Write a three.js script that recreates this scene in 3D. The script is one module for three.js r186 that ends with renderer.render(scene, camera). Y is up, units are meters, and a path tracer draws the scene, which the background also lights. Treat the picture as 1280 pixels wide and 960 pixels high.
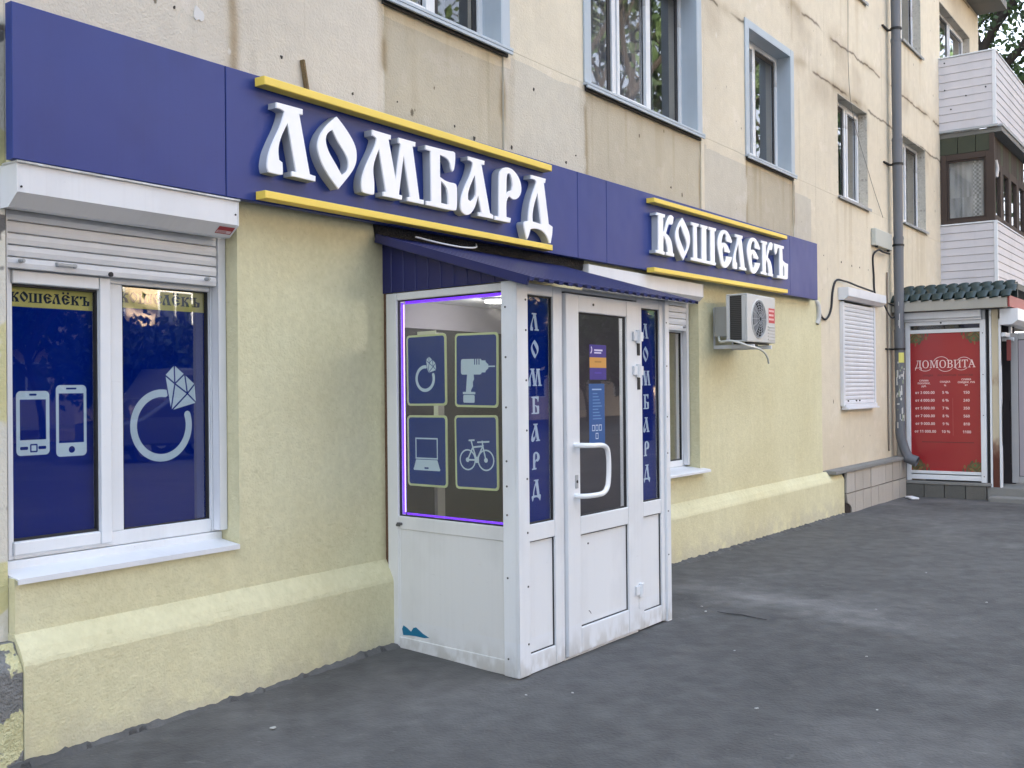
import * as THREE from 'three';
import { mergeGeometries } from 'three/addons/utils/BufferGeometryUtils.js';
import { RoundedBoxGeometry } from 'three/addons/geometries/RoundedBoxGeometry.js';
import { RectAreaLightUniformsLib } from 'three/addons/lights/RectAreaLightUniformsLib.js';

/* ------------------------------------------------------------------ camera */
const V3 = THREE.Vector3;
const scene = new THREE.Scene();
const camera = new THREE.PerspectiveCamera(40.55, 4 / 3, 0.05, 900);
{
  const yaw = 0.61899, pitch = 0.00517, roll = -0.00991;   // facade runs along +x at z = 0, the street is +z
  const fw = new V3(Math.cos(yaw) * Math.cos(pitch), Math.sin(pitch), -Math.sin(yaw) * Math.cos(pitch));
  const rt = new V3(Math.sin(yaw), 0, Math.cos(yaw)), up = new V3().crossVectors(rt, fw);
  camera.position.set(0, 1.6, 4.42);
  camera.up.copy(rt).multiplyScalar(-Math.sin(roll)).addScaledVector(up, Math.cos(roll));
  camera.lookAt(camera.position.clone().add(fw));
}
/* --------------------------------------------------------------- sky + sun */
const SUN = new V3(-0.6, 0.25, -0.6).normalize();          // low evening sun behind the block
const SKY_GAIN = 0.36;
{
  const W = 512, H = 256, d = new Float32Array(W * H * 4), dir = new V3();
  for (let j = 0; j < H; j++) for (let i = 0; i < W; i++) {
    const el = ((j + 0.5) / H - 0.5) * Math.PI, az = ((i + 0.5) / W - 0.5) * 2 * Math.PI;
    dir.set(Math.cos(el) * Math.cos(az), Math.sin(el), Math.cos(el) * Math.sin(az));
    const t = Math.max(0, dir.y), s = Math.max(0, dir.dot(SUN));
    const h = Math.pow(1 - t, 3.0), glow = Math.pow(s, 6) * 0.9 + Math.pow(s, 2) * 0.25;
    const c = Math.sin(dir.x * 5 + dir.z * 3) * Math.sin(dir.z * 6 - dir.x * 2 + 1) * 0.06 * (1 - h);
    let r = 0.58 + 0.36 * h + glow * 0.9 + c, g = 0.71 + 0.23 * h + glow * 0.8 + c, b = 0.95 + 0.03 * h + glow * 0.5 + c;
    if (dir.y < 0) { const k = Math.min(1, -dir.y * 12); r += (0.16 - r) * k; g += (0.16 - g) * k; b += (0.16 - b) * k; }
    const o = (j * W + i) * 4; d[o] = r * SKY_GAIN; d[o + 1] = g * SKY_GAIN; d[o + 2] = b * SKY_GAIN; d[o + 3] = 1;
  }
  const t = new THREE.DataTexture(d, W, H, THREE.RGBAFormat, THREE.FloatType);
  t.mapping = THREE.EquirectangularReflectionMapping; t.magFilter = t.minFilter = THREE.LinearFilter; t.needsUpdate = true;
  scene.background = t; scene.environment = t;
}
const sun = new THREE.DirectionalLight(new THREE.Color().setRGB(1, 0.9, 0.76), 5);
sun.position.copy(SUN).multiplyScalar(120); sun.target.position.set(8, 0, 5); scene.add(sun, sun.target);
sun.castShadow = true; sun.shadow.mapSize.set(2048, 2048);
Object.assign(sun.shadow.camera, { left: -90, right: 90, top: 60, bottom: -60, near: 1, far: 300 });
const renderer = new THREE.WebGLRenderer({ antialias: true });
renderer.toneMapping = THREE.LinearToneMapping;
renderer.toneMappingExposure = 9;
renderer.shadowMap.enabled = true;
RectAreaLightUniformsLib.init();

/* ------------------------------------------------------------------ helpers */
function rng(s) { return () => { s = (s + 0x6d2b79f5) | 0; let t = Math.imul(s ^ (s >>> 15), 1 | s); t = (t + Math.imul(t ^ (t >>> 7), 61 | t)) ^ t; return ((t ^ (t >>> 14)) >>> 0) / 4294967296; }; }
const R = rng(7);
const clamp = (x, a = 0, b = 1) => Math.min(b, Math.max(a, x)), mix = (a, b, t) => a + (b - a) * t;
const sst = (a, b, x) => { const t = clamp((x - a) / (b - a)); return t * t * (3 - 2 * t); };
const HP = new Uint16Array(65536), HT = new Float32Array(65536);
{ const r = rng(99); for (let i = 0; i < 65536; i++) { HP[i] = i; HT[i] = r(); } for (let i = 65535; i > 0; i--) { const j = Math.floor(r() * (i + 1)), t = HP[i]; HP[i] = HP[j]; HP[j] = t; } }
const hash = (x, y, s) => HT[(HP[(x + s * 1013) & 65535] + y) & 65535];
function vn(x, y, p, s) {            // value noise, period p lattice cells
  const xi = Math.floor(x), yi = Math.floor(y), fx = x - xi, fy = y - yi;
  const u = fx * fx * (3 - 2 * fx), v = fy * fy * (3 - 2 * fy);
  let x0 = xi % p, y0 = yi % p; if (x0 < 0) x0 += p; if (y0 < 0) y0 += p;
  const x1 = x0 + 1 === p ? 0 : x0 + 1, y1 = y0 + 1 === p ? 0 : y0 + 1, A = HP[(x0 + s * 1013) & 65535], B = HP[(x1 + s * 1013) & 65535];
  const a = HT[(A + y0) & 65535], b = HT[(B + y0) & 65535], c = HT[(A + y1) & 65535], e = HT[(B + y1) & 65535];
  return (a + (b - a) * u) * (1 - v) + (c + (e - c) * u) * v;
}
function fbm(u, v, p, o, s) { let a = 0, w = 0.5, t = 0; for (let i = 0; i < o; i++) { a += vn(u * p, v * p, p, s + i) * w; t += w; w *= 0.55; p *= 2; } return a / t; }
function tex(W, H, fn, srgb, metres = [1, 1]) {     // tiling texture, fn(u, v) -> grey or [r,g,b] in 0..255
  const d = new Uint8Array(W * H * 4);
  for (let j = 0; j < H; j++) for (let i = 0; i < W; i++) {
    const c = fn((i + 0.5) / W, (j + 0.5) / H), o = (j * W + i) * 4;
    if (c.length) { d[o] = clamp(c[0], 0, 255); d[o + 1] = clamp(c[1], 0, 255); d[o + 2] = clamp(c[2], 0, 255); } else d[o] = d[o + 1] = d[o + 2] = clamp(c, 0, 255);
    d[o + 3] = 255;
  }
  const t = new THREE.DataTexture(d, W, H); finish(t, srgb, metres); return t;
}
function finish(t, srgb, metres) {
  t.wrapS = t.wrapT = THREE.RepeatWrapping; t.magFilter = THREE.LinearFilter; t.minFilter = THREE.LinearMipmapLinearFilter; t.generateMipmaps = true; t.anisotropy = 8;
  if (srgb) t.colorSpace = THREE.SRGBColorSpace;
  t.repeat.set(1 / metres[0], 1 / metres[1]); t.needsUpdate = true;
}
function canvasTex(W, H, draw) { const c = document.createElement('canvas'); c.width = W; c.height = H; draw(c.getContext('2d'), W, H); const t = new THREE.CanvasTexture(c); t.colorSpace = THREE.SRGBColorSpace; t.anisotropy = 8; t.magFilter = THREE.LinearFilter; t.needsUpdate = true; return t; }

/* naming */
const used = new Map();
function numbered(n) { const k = used.get(n) || 0; used.set(n, k + 1); return k ? `${n}_${String(k).padStart(3, '0')}` : n; }
let BASE = new V3();
function thing(name, label, category, base = [0, 0, 0], group) {
  const o = new THREE.Group(); o.name = numbered(name); o.position.set(...base); o.userData = { label, category };
  if (group) o.userData.group = group;
  scene.add(o); BASE = o.position; return o;
}
function partGroup(name, parent, label) { const g = new THREE.Group(); g.name = name; parent.add(g); if (label) g.userData.label = label; return g; }
const triUV = (g) => {
  const p = g.attributes.position, n = g.attributes.normal, uv = new Float32Array(p.count * 2);
  for (let i = 0; i < p.count; i++) {
    const ax = Math.abs(n.getX(i)), ay = Math.abs(n.getY(i)), az = Math.abs(n.getZ(i));
    const X = p.getX(i), Y = p.getY(i), Z = p.getZ(i);
    if (az >= ax && az >= ay) { uv[2 * i] = X; uv[2 * i + 1] = Y; } else if (ax >= ay) { uv[2 * i] = Z; uv[2 * i + 1] = Y; } else { uv[2 * i] = X; uv[2 * i + 1] = Z + 0.7; }
  }
  g.setAttribute('uv', new THREE.BufferAttribute(uv, 2)); return g;
};
function clean(g) {
  const ud = g.userData; if (g.index) g = g.toNonIndexed(); g.userData = ud;
  for (const k of Object.keys(g.attributes)) if (!['position', 'normal', 'uv'].includes(k)) g.deleteAttribute(k);
  if (!g.attributes.normal) g.computeVertexNormals();
  if (!g.userData.keepUV) triUV(g);
  g.morphAttributes = {}; return g;
}
function add(name, parent, mat, geos, label, extra) {       // geometries in world metres -> one named part (or thing) mesh
  geos = (Array.isArray(geos) ? geos : [geos]).map(clean);
  const g = geos.length > 1 ? mergeGeometries(geos.map((x) => { x.userData = {}; return x; })) : geos[0];
  const top = parent === scene;
  if (!top) { let q = parent; while (q.parent && q.parent !== scene) q = q.parent; g.translate(-q.position.x, -q.position.y, -q.position.z); }
  const m = new THREE.Mesh(g, mat); m.name = top ? numbered(name) : name; m.castShadow = m.receiveShadow = true;
  if (label) m.userData.label = label;
  if (extra) Object.assign(m.userData, extra);
  parent.add(m); return m;
}
const box = (x0, x1, y0, y1, z0, z1) => { const g = new THREE.BoxGeometry(x1 - x0, y1 - y0, z1 - z0); g.translate((x0 + x1) / 2, (y0 + y1) / 2, (z0 + z1) / 2); return g; };
const rbox = (x0, x1, y0, y1, z0, z1, r = 0.004) => { const g = new RoundedBoxGeometry(x1 - x0, y1 - y0, z1 - z0, 1, Math.min(r, (x1 - x0) / 2.1, (y1 - y0) / 2.1, (z1 - z0) / 2.1)); g.translate((x0 + x1) / 2, (y0 + y1) / 2, (z0 + z1) / 2); return g; };
const frame = (x0, x1, y0, y1, w, z0, z1, r = 0.004, wb = w) => [rbox(x0, x0 + w, y0, y1, z0, z1, r), rbox(x1 - w, x1, y0, y1, z0, z1, r), rbox(x0 + w, x1 - w, y1 - w, y1, z0, z1 - 0.0015, r), rbox(x0 + w, x1 - w, y0, y0 + wb, z0, z1 - 0.0015, r)];
const cyl = (x, y, z, r, h, axis = 'y', seg = 16, r2 = r) => { const g = new THREE.CylinderGeometry(r2, r, h, seg); if (axis === 'x') g.rotateZ(-Math.PI / 2); if (axis === 'z') g.rotateX(Math.PI / 2); g.translate(x, y, z); return g; };
const tube = (pts, r, seg = 24, rs = 8) => new THREE.TubeGeometry(new THREE.CatmullRomCurve3(pts.map((p) => new V3(...p)), false, 'centripetal'), seg, r, rs, false);
const plate = (x0, x1, y0, y1, z) => { const g = new THREE.PlaneGeometry(x1 - x0, y1 - y0); g.translate((x0 + x1) / 2, (y0 + y1) / 2, z); g.userData.keepUV = true; return g; };
const at = (m, geos) => (Array.isArray(geos) ? geos : [geos]).map((g) => { const k = g.userData.keepUV; g = g.index ? g.toNonIndexed() : g; if (!k) { if (!g.attributes.normal) g.computeVertexNormals(); triUV(g); } g.applyMatrix4(m); g.userData = { keepUV: true }; return g; });
function extr(pts, depth, z0, holes = [], bevel = 0) {
  const s = new THREE.Shape(pts.map((p) => new THREE.Vector2(...p)));
  for (const h of holes) s.holes.push(new THREE.Path(h.map((p) => new THREE.Vector2(...p))));
  const g = new THREE.ExtrudeGeometry(s, { depth: depth - bevel * 2, bevelEnabled: bevel > 0, bevelThickness: bevel, bevelSize: bevel, bevelOffset: -bevel, bevelSegments: 1, curveSegments: 4 });
  g.translate(0, 0, z0 + bevel); return g;
}
const rect = (x0, x1, y0, y1) => [[x0, y0], [x1, y0], [x1, y1], [x0, y1]];
const side = (ang, x, z) => new THREE.Matrix4().makeTranslation(x, 0, z).multiply(new THREE.Matrix4().makeRotationY(ang));

/* ---------------------------------------------------------------- materials */
const C = (r, g, b) => new THREE.Color().setRGB(r, g, b);
const std = (r, g, b, rough = 0.6, o = {}) => new THREE.MeshStandardMaterial({ color: C(r, g, b), roughness: rough, ...o });
const grimeTex = (lowDirt) => tex(1024, 1024, (u, v) => {
  const a = fbm(u, v, 6, 5, 11), st = vn(u * 90, v * 3, 90, 4) * 0.6 + vn(u * 180, v * 5, 180, 5) * 0.4, sp = vn(u * 256, v * 256, 256, 9);
  let k = 248 - Math.max(0, a - 0.48) * 30 - Math.max(0, st - 0.62) * 18 * a; if (sp > 0.982) k -= 26;
  const sc = vn(u * 26, v * 420, 420, 12), s2 = vn(u * 380, v * 22, 380, 13), g2 = fbm(u, v, 9, 3, 14); if (sc > 0.965 && g2 > 0.52) k -= 6; if (s2 > 0.965 && g2 < 0.46) k -= 5; if (lowDirt && v < 0.075) { const e = sst(0.075, 0, v) * sst(0.3, 0.65, fbm(u, v, 20, 4, 15)); return [k - 30 * e, k - 33 * e, k - 38 * e]; }
  return [k, k - 1, k - 3];
}, true, [1.4, 2.6]);
const grime = grimeTex(false), grimeFoot = grimeTex(true);
const fine = tex(512, 512, (u, v) => fbm(u, v, 64, 3, 21) * 255, false, [0.5, 0.5]);
const stuccoB = tex(1024, 1024, (u, v) => { const a = fbm(u, v, 96, 4, 31), b = fbm(u, v, 10, 3, 37); return clamp(a * 200 + b * 70 - 10, 0, 255); }, false, [0.9, 0.9]);
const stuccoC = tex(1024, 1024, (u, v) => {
  const a = fbm(u, v, 5, 6, 41), b = fbm(u, v, 128, 2, 43), st = vn(u * 60, v * 6, 60, 47); let k = 211 + (a - 0.5) * 16 + (b - 0.5) * 13 + (st - 0.5) * 4; const low = (v > 0.985 ? 1 : sst(0.085, 0.0, v)) * sst(0.3, 0.62, fbm(u, v, 22, 4, 48)); k -= low * 16; if (v > 0.1 && v < 0.75) { const sc = vn(u * 40, v * 220, 40, 49); if (sc > 0.93 && fbm(u, v, 9, 2, 50) > 0.55) k -= 9; }  // low: patchy darker band at wall foot, painted contact shade plus splash dirt
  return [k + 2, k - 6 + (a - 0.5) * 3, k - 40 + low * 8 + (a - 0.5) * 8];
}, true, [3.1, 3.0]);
const asphB = tex(1024, 1024, (u, v) => { const a = fbm(u, v, 128, 3, 51), b = fbm(u, v, 14, 4, 53); return clamp(a * 150 + b * 110, 0, 255); }, false, [1.6, 1.6]);
const asphC = tex(2048, 1024, (u, v) => {                 // 16 m x 8 m, tiling
  const big = vn(u * 8, v * 4, 8, 61) * 0.5 + fbm(u * 1, v * 0.5 + 0, 24, 5, 62) * 0.5, pat = fbm(u, v * 0.5, 10, 6, 64), sp = vn(u * 1024, v * 512, 1024, 66), md = fbm(u, v * 0.5, 160, 3, 67);
  let k = 76 + (big - 0.5) * 18 + (md - 0.5) * 26;
  k += sst(0.54, 0.72, pat) * 13 - sst(0.55, 0.75, fbm(u, v * 0.5, 7, 5, 68)) * 12;
  const X = u * 16, Z = v * 8;                             // dusty pale streak leading from behind the porch, scuffs
  if (X > 6 && X < 9.5 && Z < 3.6) { const along = (X - 7.72 + 0.24 * (Z - 0.6)) / 0.3 + (fbm(u, v * 0.5, 40, 4, 69) - 0.5) * 2.6;
  k += Math.exp(-along * along) * sst(0.1, 0.8, Z) * (1 - sst(1.9, 3.4, Z)) * 24 * (0.45 + 0.9 * fbm(u, v * 0.5, 110, 3, 70)); }
  if (X > 5 && X < 7 && Z > 2.5 && Z < 3.6) { const wx = (X - 5.8) / 0.16, wz = (Z - 3.0) / 0.35; k += Math.exp(-wx * wx - wz * wz) * 22 * fbm(u, v * 0.5, 120, 3, 73); }
  const dx = (X - 4.2) / 0.7, dz = (Z - 0.95) / 0.45; k += Math.exp(-dx * dx - dz * dz) * 15;
  const fl = vn(u * 420, v * 150, 420, 74); if (fl > 0.95 && pat > 0.5) k += 14;
  if (sp > 0.985) k += 26 * vn(u * 300, v * 150, 300, 71) + 6; if (sp < 0.02) k -= 9;
  return [k, k, k + 1];
}, true, [16, 8]);
const PVC = std(0.8, 0.83, 0.87, 0.38, { map: grimeFoot });
const PVCdirty = std(0.72, 0.73, 0.73, 0.5, { map: grimeFoot });
const whiteMetal = std(0.77, 0.79, 0.83, 0.42, { map: grime });
const greyMetal = std(0.42, 0.44, 0.46, 0.45, { map: grime });
const seal = std(0.02, 0.02, 0.022, 0.7);
const blackM = std(0.015, 0.015, 0.016, 0.6);
const darkGap = std(0.05, 0.045, 0.04, 0.95, { bumpMap: fine, bumpScale: 0.01 });
const foam = std(0.16, 0.09, 0.05, 0.95, { bumpMap: fine, bumpScale: 0.02 });
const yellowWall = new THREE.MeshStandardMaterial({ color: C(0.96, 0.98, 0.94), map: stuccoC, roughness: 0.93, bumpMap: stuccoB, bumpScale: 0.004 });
const asphalt = new THREE.MeshStandardMaterial({ color: C(1.1, 1.07, 1.02), map: asphC, roughness: 0.86, bumpMap: asphB, bumpScale: 0.007 });
const signBlue = new THREE.MeshPhysicalMaterial({ color: C(0.024, 0.05, 0.245), roughness: 0.4, specularIntensity: 0.6, map: grime });
const letterWhite = std(0.95, 0.95, 0.96, 0.4);
const letterSide = std(0.4, 0.42, 0.46, 0.5);
const barYellow = std(0.88, 0.64, 0.1, 0.4);
const sheetBlue = std(0.012, 0.016, 0.11, 0.38, { map: grime });
const sheetRoof = std(0.02, 0.026, 0.12, 0.33, { map: grime });
const glass = new THREE.MeshPhysicalMaterial({ color: C(1, 1, 1), transmission: 1, thickness: 0, roughness: 0.015, ior: 1.52 });
const shopGlass = new THREE.MeshPhysicalMaterial({ color: C(1, 1, 1), transmission: 1, thickness: 0, roughness: 0.012, ior: 1.72 });
const oldGlass = new THREE.MeshPhysicalMaterial({ color: C(0.97, 0.99, 0.98), transmission: 1, thickness: 0, roughness: 0.03, ior: 1.55 });
const concreteGrey = std(0.25, 0.25, 0.24, 0.95, { map: grime, bumpMap: stuccoB, bumpScale: 0.012 });

/* big painted facade: own, non-repeating stains (metres -> pixels) */
const joints = [3.70, 4.91, 6.21, 7.37, 9.58, 10.73, 12.15];
function facadeTex(x0, x1, y0, y1, W, H, seed) {
  const nx = (x1 - x0), ny = (y1 - y0), px = W / nx;
  const d = new Uint8Array(W * H * 4), rr = rng(seed);
  const specks = []; for (let i = 0; i < 260; i++) specks.push([x0 + rr() * nx, y0 + Math.pow(rr(), 1.7) * ny, 0.004 + rr() * rr() * 0.028, rr()]);
  const drips = []; for (let i = 0; i < 110; i++) drips.push([x0 + rr() * nx, y0 + rr() * ny, 0.3 + rr() * 1.3, 0.006 + rr() * 0.03, rr()]);
  const wb = [[4.95, 6.25, 4.12], [7.33, 9.6, 4.12], [10.7, 12.15, 4.13], [13.8, 15.13, 4.13], [17, 18.3, 4.17], [13.8, 15.13, 7.08], [17, 18.2, 7.08]];
  for (let j = 0; j < H; j++) for (let i = 0; i < W; i++) {
    const X = x0 + (i + 0.5) / W * nx, Y = y0 + (j + 0.5) / H * ny;
    const u = X / 32, v = Y / 32, a = fbm(u, v, 20, 6, seed), f = fbm(u, v, 400, 3, seed + 7), st = vn(X * 22, Y * 0.9, 4096, seed + 9);
    let r = 214, g = 204, b = 182;                        // cream paint
    // repainted, greyer zone under the first-floor sills
    const edge = (X < 6.3 ? 4.02 - (X - 3.7) * 0.02 : X < 9.7 ? 4.06 : X < 12.2 ? 4.02 : 3.93) + (fbm(u, v, 60, 2, 5) - 0.5) * 0.06;
    if (X > 2 && X < 12.75 && Y < edge && Y > 2.4) { r = 197; g = 190; b = 174; }
    if (X < 2.6) { r = 211; g = 207; b = 194; }
    if (X < 4.9 && Y > 3.2) { r = 207; g = 198; b = 182; }
    const k = (a - 0.5) * 22 + (f - 0.5) * 10 + (st - 0.5) * 2.5; r += k; g += k * 1.0; b += k * 0.9;
    // slab joint bands, dirt
    for (const yb of [5.57, 6.2, 9.05]) if (Math.abs(Y - yb) < 0.7) { const q = (Y - yb - (fbm(u, v, 110, 4, 77) - 0.5) * 0.09) / 0.014; const e = Math.exp(-q * q) * sst(0.36, 0.5, fbm(u, v, 60, 3, 78)); r -= 92 * e; g -= 92 * e; b -= 86 * e; const q3 = q / 4.5, e4 = Math.exp(-q3 * q3) * sst(0.4, 0.65, fbm(u, v, 44, 3, 80)); r -= 24 * e4; g -= 27 * e4; b -= 30 * e4; const q2 = (Y - yb + 0.12) / 0.25, e2 = Math.exp(-q2 * q2) * sst(0.45, 0.7, fbm(u * 1.3, v, 30, 4, 79)); r -= 22 * e2; g -= 24 * e2; b -= 24 * e2; }
    for (const [wx0, wx1, wy] of wb) if (X > wx0 - 0.1 && X < wx1 + 0.1 && Y < wy && Y > wy - 1.6) { const e = (1 - (wy - Y) / 1.6) * sst(0.45, 0.85, vn(X * 14, Y * 0.7, 4096, 81)) * 0.4; r -= 26 * e; g -= 32 * e; b -= 40 * e; }
    for (const xj of joints) if (Math.abs(X - xj) < 0.12) { const q = (X - xj - (fbm(u, v, 90, 2, 83) - 0.5) * 0.03) / 0.035, e = Math.exp(-q * q) * (Y < 4.15 ? 1 : 0.3) * sst(0.3, 0.6, fbm(u, v, 120, 2, 84)); r -= 40 * e; g -= 48 * e; b -= 58 * e; }
    // peeled spots and ground splash
    const pe = fbm(u, v, 150, 4, seed + 13); if (pe > 0.72) { r += 4; g += 4; b += 6; }
    if (Y < 1.4) { const e = (1.4 - Y) / 1.4 * sst(0.35, 0.7, a); r -= 26 * e; g -= 30 * e; b -= 34 * e; }
    if (X < 2.6 && Y < 4) { const e = sst(0.52, 0.56, fbm(u, v, 120, 4, 91)); r -= 10 * e; g -= 12 * e; b -= 46 * e; const e3 = sst(0.66, 0.69, fbm(u, v, 160, 4, 95)); r -= 110 * e3; g -= 108 * e3; b -= 96 * e3; }
    const o = (j * W + i) * 4; d[o] = clamp(r, 0, 255); d[o + 1] = clamp(g, 0, 255); d[o + 2] = clamp(b, 0, 255); d[o + 3] = 255;
  }
  const blot = (X, Y, rx, ry, col, al) => { const ci = (X - x0) * px, cj = (Y - y0) * H / ny, wx = rx * px, wy = ry * px;
    for (let j = Math.floor(cj - wy); j <= cj + wy; j++) for (let i = Math.floor(ci - wx); i <= ci + wx; i++) { if (i < 0 || j < 0 || i >= W || j >= H) continue;
      const q = ((i - ci) / wx) ** 2 + ((j - cj) / wy) ** 2 + (hash(i, j, 3) - 0.5) * 0.5; if (q > 1) continue; const e = al * sst(1, 0.3, q), o = (j * W + i) * 4; for (let k = 0; k < 3; k++) d[o + k] = mix(d[o + k], col[k], e); } };
  for (const [X, Y, s, q] of specks) blot(X, Y, s * (0.5 + q * 0.5), s * (0.7 + q), q < 0.7 ? [92, 82, 66] : [225, 221, 214], q < 0.7 ? 0.75 : 0.55);
  for (const [X, Y, l, w, q] of drips) blot(X, Y - l / 2, w, l / 2, [148, 136, 112], 0.05 + q * 0.1);
  const t = new THREE.DataTexture(d, W, H); finish(t, true, [nx, ny]); t.offset.set(-x0 / nx, -y0 / ny); return t;
}
const wallNear = new THREE.MeshStandardMaterial({ map: facadeTex(2, 9.65, 0, 7.65, 1536, 1536, 101), roughness: 0.9, bumpMap: stuccoB, bumpScale: 0.004 });
const wallFar = new THREE.MeshStandardMaterial({ map: facadeTex(9.65, 23.3, 0, 9.55, 1536, 1075, 131), roughness: 0.9, bumpMap: stuccoB, bumpScale: 0.004 });
const spandrelM = wallNear.clone(); spandrelM.color = C(0.88, 0.85, 0.78);
const spandrelF = wallFar.clone(); spandrelF.color = C(0.86, 0.83, 0.76);
const waveB = tex(256, 256, (u, v) => fbm(u, v, 4, 3, 451) * 255, false, [1.7, 1.7]);
signBlue.bumpMap = waveB; signBlue.bumpScale = 0.012; PVC.bumpMap = waveB; PVC.bumpScale = 0.003; whiteMetal.bumpMap = waveB; whiteMetal.bumpScale = 0.006; sheetRoof.bumpMap = waveB; sheetRoof.bumpScale = 0.01;
const plainWall = std(0.55, 0.5, 0.38, 0.9, { map: grime });
/* --------------------------------------------------- lettering (old Slavic) */
const GLYPH = {
  L: '69,389 258,391 258,360 232,359 307,40 351,36 348,6 173,8 174,35 206,36 146,291 116,239 95,197 80,151 80,110 85,81 108,71 110,28 109,7 93,0 34,1 8,3 0,23 0,56 15,119 54,193 96,268 120,331 122,349 99,358 67,358',
  O: '153,414 201,380 256,333 302,279 316,227 307,167 269,110 161,0 87,59 30,127 2,189 0,234 22,287 76,354|116,330 81,309 63,274 70,233 94,191 138,145 189,86 233,111 247,150 239,188 204,229 159,271',
  M: '97,389 262,388 260,360 240,359 302,122 349,348 344,352 331,354 332,387 490,388 487,359 461,358 523,36 565,37 564,8 410,8 410,33 435,37 376,288 330,37 359,35 356,7 188,7 189,34 213,36 154,284 127,232 106,180 102,138 111,79 111,32 108,6 97,0 15,1 5,13 0,50 8,99 48,182 105,269 131,325 132,343 114,352 97,354',
  B: '2,382 244,387 281,393 300,385 302,346 290,275 271,257 255,272 245,310 218,334 143,345 141,203 190,187 241,182 299,186 317,171 315,22 296,0 2,2 2,28 53,32 47,352 21,351 0,355|147,180 194,158 223,123 226,33 147,33',
  A: '90,397 271,398 268,369 235,368 328,49 366,39 363,13 196,12 196,37 233,40 193,151 179,102 142,42 97,7 52,0 12,16 0,53 14,121 55,197 114,280 136,335 137,359 121,369 90,372|159,286 178,180 163,131 114,94 82,104 77,150 113,218',
  R: '49,321 70,355 109,380 165,391 222,384 279,352 315,307 324,259 309,215 262,179 211,170 169,190 133,148 136,38 188,36 180,2 0,0 0,28 45,28|134,197 136,325 158,354 186,349 207,315 215,275 202,232 173,223',
  D: '103,476 294,478 286,445 267,444 328,147 380,132 375,79 352,6 336,5 302,53 241,87 157,94 88,81 61,21 42,0 20,46 0,106 15,129 60,135 65,203 95,301 162,417 164,434 148,449 98,447|181,360 231,131 112,137 108,192 134,272',
  K: '23,363 183,364 179,334 145,333 142,203 163,209 185,264 231,333 281,372 314,374 350,360 332,297 307,285 254,287 220,238 198,198 252,182 300,143 323,85 330,33 355,30 350,1 199,3 199,31 232,34 209,95 182,145 146,174 140,32 170,28 163,0 0,5 0,30 47,32 51,337 15,338',
  W: '9,360 174,361 164,332 128,331 133,33 230,34 234,332 210,333 210,361 368,362 358,334 335,334 335,30 429,30 428,332 392,331 392,362 564,364 558,335 525,335 527,31 556,29 543,0 0,1 1,28 54,29 52,328 12,331',
  E: '155,381 236,378 299,340 353,289 337,267 215,273 203,295 211,322 186,346 154,344 121,312 102,273 97,241 160,257 223,245 304,182 289,162 167,165 164,190 136,213 114,185 126,120 146,55 192,74 205,98 193,122 348,130 333,95 282,49 217,9 154,0 91,16 61,69 16,168 0,225 19,286 64,342 110,370',
  Y: '0,371 291,369 285,339 240,338 252,210 320,189 412,183 400,17 371,2 88,0 89,29 156,30 154,333 109,333 74,275 36,247 8,277|250,164 302,131 299,34 246,34',
};
function glyphLoops(k) {                      // metres; gentle turns are rounded, sharp ones stay corners
  return GLYPH[k].split('|').map((s) => {
    let p = s.split(' ').map((q) => q.split(',').map((n) => +n / 1000));
    for (let it = 0; it < 2; it++) {
      const o = [], n = p.length;
      for (let i = 0; i < n; i++) {
        const a = p[(i + n - 1) % n], b = p[i], c = p[(i + 1) % n];
        const a1 = Math.atan2(b[1] - a[1], b[0] - a[0]), a2 = Math.atan2(c[1] - b[1], c[0] - b[0]);
        const t = Math.abs(Math.atan2(Math.sin(a2 - a1), Math.cos(a2 - a1)));
        if (t > 0.05 && t < 0.95) { o.push([mix(b[0], a[0], 0.25), mix(b[1], a[1], 0.25)], [mix(b[0], c[0], 0.25), mix(b[1], c[1], 0.25)]); } else o.push(b);
      }
      p = o;
    }
    return p;
  });
}
function glyphPath(ctx, k, x, y, sx, sy) {    // same letters printed flat, y down
  ctx.beginPath();
  for (const l of glyphLoops(k)) { l.forEach((p, i) => ctx[i ? 'lineTo' : 'moveTo'](x + p[0] * sx, y - p[1] * sy)); ctx.closePath(); }
  ctx.fill('evenodd');
}

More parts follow.
